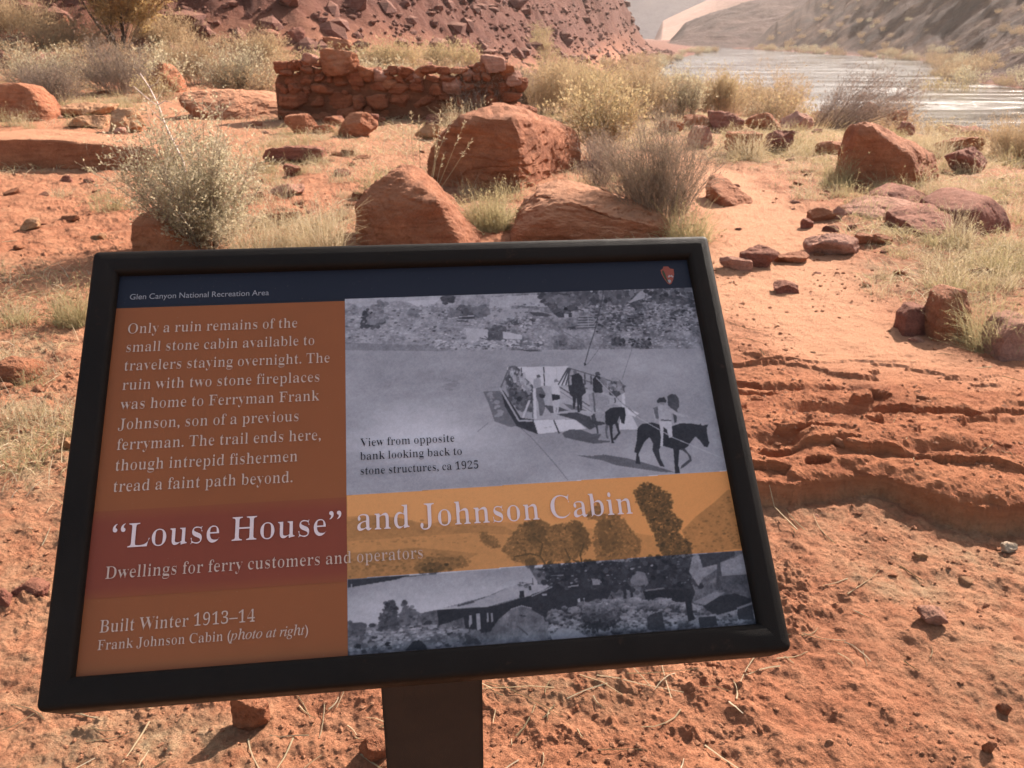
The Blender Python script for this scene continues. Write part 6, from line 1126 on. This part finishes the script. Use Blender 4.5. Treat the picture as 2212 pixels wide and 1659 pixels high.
# people and horses on the deck
poly('f', [(490,185),(535,165),(555,195),(555,245),(500,262),(488,225)], .60, .05); poly('f', [(515,150),(540,142),(553,165),(520,172)], .28, 0); poly('f', [(395,130),(415,120),(425,170),(400,190)], .66, .05)
poly('f', [(510,262),(560,250),(592,310),(578,345),(590,440),(565,500),(540,500),(528,380),(512,335)], .34, .06); poly('f', [(535,310),(595,320),(585,345),(545,345)], .12, .02)
poly('f', [(642,225),(690,205),(712,250),(720,320),(650,320)], .78, .04); poly('f', [(668,190),(690,180),(712,207),(668,212)], .42, 0); poly('f', [(648,312),(715,322),(720,352),(690,395),(655,370)], .12, .02); poly('f', [(655,370),(722,358),(705,475),(690,478),(690,400),(682,480),(666,478)], .72, .05)
poly('f', [(790,240),(930,220),(946,300),(912,330),(912,450),(896,462),(884,340),(892,470),(876,474),(862,350),(848,440),(834,440),(830,340),(806,320)], .13, .03); poly('f', [(820,150),(880,130),(915,165),(922,235),(868,260),(822,235)], .11, .03); poly('f', [(835,112),(858,104),(868,135),(840,140)], .35, .02)
poly('f', [(1005,185),(1035,150),(1070,160),(1088,230),(1092,300),(1040,320),(1008,285)], .12, .03); poly('f', [(1025,125),(1060,120),(1075,150),(1030,155)], .22, 0)
poly('f', [(965,310),(1050,300),(1150,335),(1150,400),(1060,440),(1000,460),(985,420)], .55, .07); poly('f', [(1140,250),(1180,180),(1240,190),(1280,250),(1282,300),(1210,340),(1150,320)], .22, .07); poly('f', [(1065,185),(1100,165),(1125,190),(1130,240),(1085,240)], .42, .08); poly('f', [(1165,180),(1195,168),(1240,180),(1240,205),(1170,200)], .5, .08)
line('f', [(1200,330),(1200,390)], 2, .18); line('f', [(1010,300),(1025,470)], 3, .3); dabs('f', [(1160,210),(1270,240),(1260,300),(1180,290)], 25, 3, .5, .1, 1)
# pack horse
poly('f', [(740,655),(800,622),(900,622),(1000,660),(1080,660),(1050,712),(1160,722),(1150,735),(1010,745),(850,712),(760,690)], .28, .03)
poly('f', [(990,505),(1030,470),(1110,520),(1110,580),(1050,585),(1058,655),(1042,660),(1030,590),(1000,560)], .18, .03); poly('f', [(1020,480),(1080,425),(1190,402),(1235,420),(1180,440),(1120,560),(1040,550)], .55, .10)
poly('f', [(1112,470),(1160,435),(1230,425),(1285,430),(1292,500),(1280,575),(1256,565),(1238,505),(1215,565),(1160,592),(1115,575)], .09, .02)
poly('f', [(1118,575),(1145,585),(1130,640),(1142,700),(1126,702),(1112,620)], .3, .03); poly('f', [(1148,580),(1180,585),(1176,660),(1192,742),(1168,742),(1156,650)], .10, .02); poly('f', [(1195,560),(1225,560),(1245,655),(1200,715),(1176,712),(1226,650)], .12, .02)
# rider in front
poly('f', [(860,845),(1000,852),(1100,840),(1300,872),(1430,905),(1600,955),(1720,995),(1600,992),(1400,962),(1200,932),(1100,892),(980,872)], .30, .03)
poly('f', [(1395,615),(1430,575),(1520,560),(1600,585),(1700,592),(1760,572),(1850,568),(1930,582),(1945,572),(1955,590),(2012,578),(1998,610),(2002,660),(2020,740),(2006,778),(1975,772),(1940,722),(1898,682),(1868,720),(1832,772),(1780,802),(1700,790),(1600,760),(1500,692),(1440,690)], .10, .025)
poly('f', [(1395,610),(1388,720),(1366,818),(1386,830),(1378,920),(1420,925),(1405,835),(1452,735),(1495,690),(1440,640)], .09, .02); poly('f', [(1500,690),(1532,745),(1524,800),(1568,895),(1590,940),(1632,948),(1592,870),(1582,800),(1605,750)], .11, .02)
poly('f', [(1706,775),(1722,990),(1716,1003),(1768,1003),(1750,930),(1760,790)], .09, .02); poly('f', [(1768,790),(1832,842),(1848,880),(1780,935),(1770,962),(1790,958),(1868,895),(1858,852),(1805,785)], .20, .03)
poly('f', [(1655,335),(1690,312),(1730,320),(1752,350),(1760,420),(1742,445),(1735,560),(1715,568),(1700,450),(1660,412)], .20, .04); poly('f', [(1668,292),(1692,274),(1722,280),(1738,302),(1700,310)], .55, .04)
poly('f', [(1560,378),(1588,344),(1628,342),(1648,372),(1640,388),(1570,392)], .13, .02); poly('f', [(1585,388),(1632,386),(1625,410),(1595,412)], .45, .02)
poly('f', [(1530,435),(1595,405),(1655,412),(1745,480),(1832,496),(1832,516),(1750,512),(1690,475),(1692,552),(1580,552),(1570,475),(1552,500),(1562,560),(1545,555)], .62, .08); poly('f', [(1530,435),(1570,420),(1580,530),(1556,530)], .30, .03)
poly('f', [(1582,552),(1692,552),(1700,700),(1672,702),(1652,625),(1622,600),(1616,770),(1592,770),(1600,690)], .74, .05); poly('f', [(1640,700),(1705,690),(1660,760),(1640,760)], .08, .02); line('f', [(1600,540),(1690,545)], 2, .2)
line('f', [(1840,510),(1850,570)], .9, .6); line('f', [(1870,700),(1960,760)], 1.0, .5)
line('f', [(1035,172),(1250,390),(1420,530),(1700,690),(2150,880)], 1.5, .66); line('f', [(1035,165),(1250,382),(1420,522)], 1, .3)
line('f', [(370,600),(470,690),(560,790),(650,890),(740,1000),(790,1065)], 1.2, .37); line('f', [(0,640),(100,560)], 1.2, .44)
# --- lower photograph: the cabin under the trees (its upper part is overprinted in gold)
poly('h', [(55,157),(1910,38),(1990,430),(60,570)], lambda x, y: .93 + 0*x, .02)
poly('h', [(55,262),(160,255),(420,300),(620,270),(850,290),(1400,330),(1700,380),(1740,470),(60,570)], .74, .06); poly('h', [(55,275),(200,250),(330,270),(500,310),(700,300),(830,310),(900,350),(640,340),(60,380)], .58, .08, .8); dabs('h', [(60,270),(800,300),(800,400),(60,400)], 130, 3, .6, .06, .4)
poly('h', [(55,440),(400,410),(700,440),(560,520),(60,570)], .60, .10); dabs('h', [(60,470),(420,440),(640,450),(640,500),(400,530),(60,560)], 220, 2.6, .45, .08, .6)
poly('h', [(1690,330),(1760,260),(1850,190),(1915,130),(1950,140),(1990,415),(1740,450)], .62, .10, .9); dabs('h', [(1700,330),(1920,160),(1990,410),(1740,440)], 130, 2.6, .45, .08, .5)
poly('h', [(60,565),(900,515),(1990,425),(2120,880),(60,950)], lambda x, y: 0.30 + 0.13*fbm(x*.06, y*.08, 241, 5, .62), .14)
poly('d', [(58,340),(560,238),(1150,180),(1900,118),(2010,300),(1700,330),(1500,420),(980,560),(700,620),(250,745),(58,745)], lambda x, y: .52 + .17*np.exp(-((y-62)/36)**2) - .10*np.exp(-((x)/30)**2 - ((y-110)/30)**2) + .06*fbm(x*.012, y*.06, 251, 4), .04)
poly('d', [(58,258),(560,216),(700,205),(560,252),(58,338)], .11, .04); line('d', [(96,300),(98,350)], 2.5, .5)
dabs('d', [(740,140),(850,60),(1000,20),(1250,30),(1300,80),(1150,140),(860,185)], 260, 3.2, .40, .08, .7); dabs('d', [(830,120),(960,90),(1060,130),(1000,170),(840,170)], 90, 3.2, .25, .06, .7)
dabs('d', [(60,760),(230,720),(1000,700),(1250,780),(1450,900),(900,960),(60,1020)], 420, 4.0, .30, .12, .6); dabs('d', [(250,780),(1000,720),(1250,760),(400,960)], 220, 3.0, .50, .08, .35); dabs('d', [(60,730),(230,720),(200,780),(60,800)], 70, 4, .24, .05, .8)
poly('d', [(968,556),(1180,515),(1350,480),(1560,400),(1700,330),(1850,300),(2140,305),(2010,400),(1700,470),(1500,532),(1200,545)], .57, .06); line('d', [(970,557),(1190,545)], 1.6, .70); line('d', [(1180,525),(1350,482)], 2, .15)
poly('d', [(972,562),(1190,552),(1560,525),(1800,452),(2000,405),(2230,320),(2230,660),(1560,760),(1500,790),(1420,800),(1400,770),(1330,765),(1260,752),(1240,640),(1100,690),(985,725)], .075, .02)
for q in ([(1295,620),(1322,620),(1332,700),(1300,742)], [(1368,600),(1410,598),(1420,762),(1380,772)], [(1478,598),(1494,596),(1500,690),(1482,692)], [(1522,598),(1540,596),(1548,680),(1526,690)]): poly('d', q, .50, .08)
poly('d', [(1815,370),(1856,368),(1866,432),(1812,445)], .07, .02); poly('d', [(1905,318),(1928,315),(1935,360),(1912,362)], .09, .02); line('d', [(1948,240),(1948,310)], 1.2, .12); line('d', [(2000,275),(2002,305)], 1.2, .15); dabs('d', [(1790,310),(1940,300),(1900,330)], 30, 2, .3, .06, .5)
dabs('d', [(500,430),(560,560),(545,620),(585,700),(560,740),(400,750),(385,640),(440,530)], 240, 3.0, .17, .05, .7); dabs('d', [(640,500),(750,560),(755,650),(640,690),(600,620)], 150, 3.0, .27, .06, .8)
poly('d', [(1470,900),(1530,760),(1600,660),(1720,560),(1830,520),(1960,550),(2060,640),(2100,760),(2160,890)], lambda x, y: .33 + .12*fbm(x*.09, y*.05, 261, 5, .65), .10); line('d', [(1810,620),(1880,630)], 1.6, .1); line('d', [(1790,730),(1900,820)], 2, .2); line('d', [(1720,560),(1830,522),(1960,552),(2050,630)], 1.4, .52)
poly('d', [(640,985),(720,890),(790,870),(860,930),(870,975)], .055, .02); poly('d', [(1220,920),(1290,860),(1380,855),(1430,910)], .13, .04); poly('d', [(120,950),(150,905),(195,920),(190,965)], .07, .02); poly('d', [(810,720),(870,670),(925,680),(910,710)], .12, .04)
# dark mass of the trees over the cabin, light gaps, then rocks and posts
poly('e', [(40,262),(540,192),(1100,152),(1500,112),(1500,200),(1462,330),(1530,480),(1500,560),(1060,565),(1060,430),(1100,390),(1000,280),(905,350),(900,452),(750,452),(700,560),(560,620),(100,700),(0,640),(0,500),(200,430),(170,320)], .095, .03)
dabs('e', [(40,230),(540,185),(1500,110),(1560,400),(1400,470),(700,450),(150,400)], 420, 4, .12, .05, .9); dabs('e', [(40,230),(1500,110),(1500,400),(150,400)], 70, 2, .38, .1, .5)
poly('e', [(560,350),(640,360),(640,405),(575,415)], .45, .08); poly('e', [(920,360),(1000,280),(1060,300),(1095,395),(1020,420),(930,400)], .36, .08); poly('e', [(430,540),(455,535),(450,610),(435,600)], .62, .05); poly('e', [(480,530),(498,530),(495,570)], .5, .05); line('e', [(340,428),(440,412)], 2, .5); line('e', [(180,325),(300,318)], 1.4, .38); line('e', [(95,500),(145,500)], 2.6, .55); line('e', [(0,515),(60,490),(190,430)], 1.6, .5)
poly('e', [(1500,150),(1560,110),(1600,200),(1740,210),(1905,150),(1980,108),(2020,330),(1780,330),(1740,260),(1600,350),(1560,420),(1470,290)], .45, .12); poly('e', [(1560,125),(1890,95),(1900,135),(1740,215),(1600,250)], .14, .04); poly('e', [(1735,200),(1760,200),(1790,400),(1840,470),(1720,460)], .17, .05); poly('e', [(1750,330),(2020,310),(2050,500),(1800,500)], .22, .10)
poly('e', [(860,430),(890,380),(940,450),(900,460)], .08, 0); line('e', [(665,440),(680,560)], 4, .07); line('e', [(745,430),(690,540)], 6, .08); line('e', [(745,500),(770,600)], 2, .08); line('e', [(870,450),(875,540)], 5, .08); poly('e', [(925,485),(945,482),(952,545),(930,545)], .06, 0)
poly('e', [(1040,470),(1300,450),(1500,470),(1500,570),(1080,575)], .06, .02); line('e', [(1060,465),(1240,440)], 2.2, .36)
boulders('e', [(130,720),(300,620),(700,570),(1400,560),(1500,620),(1700,700),(2090,700),(2090,790),(900,850),(200,900)], 260, 9); boulders('e', [(1500,700),(2080,640),(2090,790),(1380,830)], 30, 14); boulders('e', [(560,640),(720,600),(740,700),(600,720)], 4, 22)
dabs('e', [(150,680),(1400,570),(2080,700),(2090,800),(200,900)], 280, 2.6, .14, .05, .6)
poly('e', [(180,890),(260,812),(380,820),(440,850),(560,910),(200,925)], .46, .06); poly('e', [(190,880),(280,860),(320,905),(200,920)], .46, .03)
poly('e', [(1435,566),(1488,560),(1524,735),(1462,755)], .055, .02); poly('e', [(1080,720),(1110,690),(1160,668),(1215,660),(1252,835),(1085,830)], .11, .05); poly('e', [(1600,610),(1740,515),(1900,490),(2050,540),(2060,585),(1920,640),(1740,690),(1640,650)], .075, .03); poly('e', [(1560,715),(1720,700),(1740,790),(1570,815)], .075, .02); poly('e', [(1510,570),(1700,480),(1810,480),(1750,520),(1620,600)], .42, .06)
poly('e', [(1920,640),(2060,590),(2080,740),(1930,730)], .10, .03); line('e', [(1920,632),(2060,582)], 3, .38)
# crowns that rise into the gold
for pl, t_, n_ in (([(200,610),(280,490),(350,400),(480,372),(600,415),(700,410),(760,380),(830,400),(895,520),(880,610),(820,660),(700,700),(560,700),(400,730),(280,690)], .36, 900), ([(950,400),(1000,330),(1120,330),(1200,420),(1300,540),(1300,640),(1200,700),(950,700),(930,560)], .40, 640),
        ([(1250,150),(1290,100),(1380,78),(1480,140),(1555,185),(1540,300),(1625,380),(1600,480),(1700,560),(1712,660),(1480,670),(1440,560),(1360,380),(1300,280)], .20, 760), ([(30,470),(130,500),(180,590),(140,600),(30,540)], .38, 60), ([(870,350),(960,230),(1010,330),(960,380)], .45, 60)): (poly('c', pl, t_ + .24, .30, .28), dabs('c', pl, n_*3, 2.0, t_, .10, .8, .75))
dabs('c', [(380,400),(520,400),(560,560),(420,560)], 160, 2.8, .26, .05, .8); dabs('c', [(760,390),(850,420),(890,560),(800,620)], 140, 2.8, .27, .05, .8); dabs('c', [(960,400),(1060,380),(1160,560),(1000,660)], 160, 2.8, .28, .05, .8)
for q in ([(290,665),(420,640),(500,658),(560,750)], [(500,655),(520,560),(440,500)], [(660,750),(740,690),(700,600)], [(840,740),(820,650),(850,560)], [(760,690),(840,720)]): line('c', q, 2.6, .16)
dabs('c', [(400,690),(460,690),(440,750),(400,750)], 40, 2.5, .22, .05, 1.4)
def soft3(T):
    Q = np.pad(T, 1, mode='edge'); return sum(wt*Q[1+dy:1+dy+NY, 1+dx:1+dx+NX] for dy, dx, wt in ((0,0,.4),(0,1,.12),(0,-1,.12),(1,0,.12),(-1,0,.12),(1,1,.03),(1,-1,.03),(-1,1,.03),(-1,-1,.03)))
TONE = soft3(np.clip(TONE + 0.03*GR + 0.02*GS, 0.03, 0.98)); TONE = np.clip(TONE, .02, .99)**0.80; TONE = TONE + 0.10*np.sin((TONE - .5)*np.pi*1.6)*.3
TONE = TONE + 0.012*pg.normal(size=TONE.shape)*1.3
def lin(c): c = np.clip(np.asarray(c, float)/255, 0, 1); return np.where(c <= .04045, c/12.92, ((c + .055)/1.055)**2.4)
tt = np.clip(TONE, 0, 1)[..., None]; dk, lt = np.array([24, 24, 30.]), np.array([226, 222, 230.])
rgb = dk + (lt - dk)*tt
band_top = np.interp(GU, [0.3723, 0.9166], [0.2519, 0.2560]); band_bot = np.interp(GU, [0.3729, 0.9169], [0.1370, 0.1396])
band = ((GV < band_top) & (GV > band_bot))[..., None]
gold = np.array([58, 48, 30.]) + (np.array([226, 158, 98.]) - np.array([58, 48, 30.]))*np.clip(tt*1.02, 0, 1)
gold = gold*(1 - np.array([.0, .04, .10])*np.clip((GU[..., None] - .6)/.3, 0, 1))
rgb = np.where(band, gold, rgb); ALB = lin(rgb)*PRINT_GAIN
V = np.column_stack([GU.ravel(), GV.ravel(), np.full(NX*NY, PW + 0.0006)])
i = np.arange(NY-1)[:, None]*NX; j = np.arange(NX-1)[None, :]
Fq = np.stack([(i+j).ravel(), (i+j+1).ravel(), (i+NX+j+1).ravel(), (i+NX+j).ravel()], 1)
me = mesh_np('photograph_print', LV(V), Fq); setcol(me, 'ink', ALB.reshape(-1, 3).astype(np.float32))
t = NT('halftone_print'); a = t.attr('ink'); t.b.inputs['Coat Weight'].default_value = 0.12; t.b.inputs['Coat Roughness'].default_value = 0.28
pr = obj('photograph_print', me, t.set(a.outputs['Color'], 0.5, None, 0.2), panel); pr['label'] = 'two old photographs, a river ferry with riders above and a cabin under trees below, crossed by a gold band'
# ------------------------------------------------------------------ the air: distance haze; this added volume also imitates the lens flare veil
def haze_box(dens):
    bm = bmesh.new(); bmesh.ops.create_cube(bm, size=1)
    for v in bm.verts: v.co = Vector((v.co.x*5600, v.co.y*5600, -35 + (v.co.z + .5)*(HTOP + 35)))
    me = bpy.data.meshes.new('haze'); bm.to_mesh(me); bm.free()
    m = bpy.data.materials.new('haze'); m.use_nodes = True; nt = m.node_tree; nt.nodes.remove(nt.nodes['Principled BSDF'])
    pv = nt.nodes.new('ShaderNodeVolumePrincipled'); pv.inputs['Color'].default_value = (0.98, 0.89, 0.82, 1); pv.inputs['Density'].default_value = dens; pv.inputs['Anisotropy'].default_value = 0.55
    nt.links.new(pv.outputs[0], nt.nodes['Material Output'].inputs['Volume']); tag(obj('haze', me, m), kind='stuff')
HTOP = 420
haze_box(0.00014)
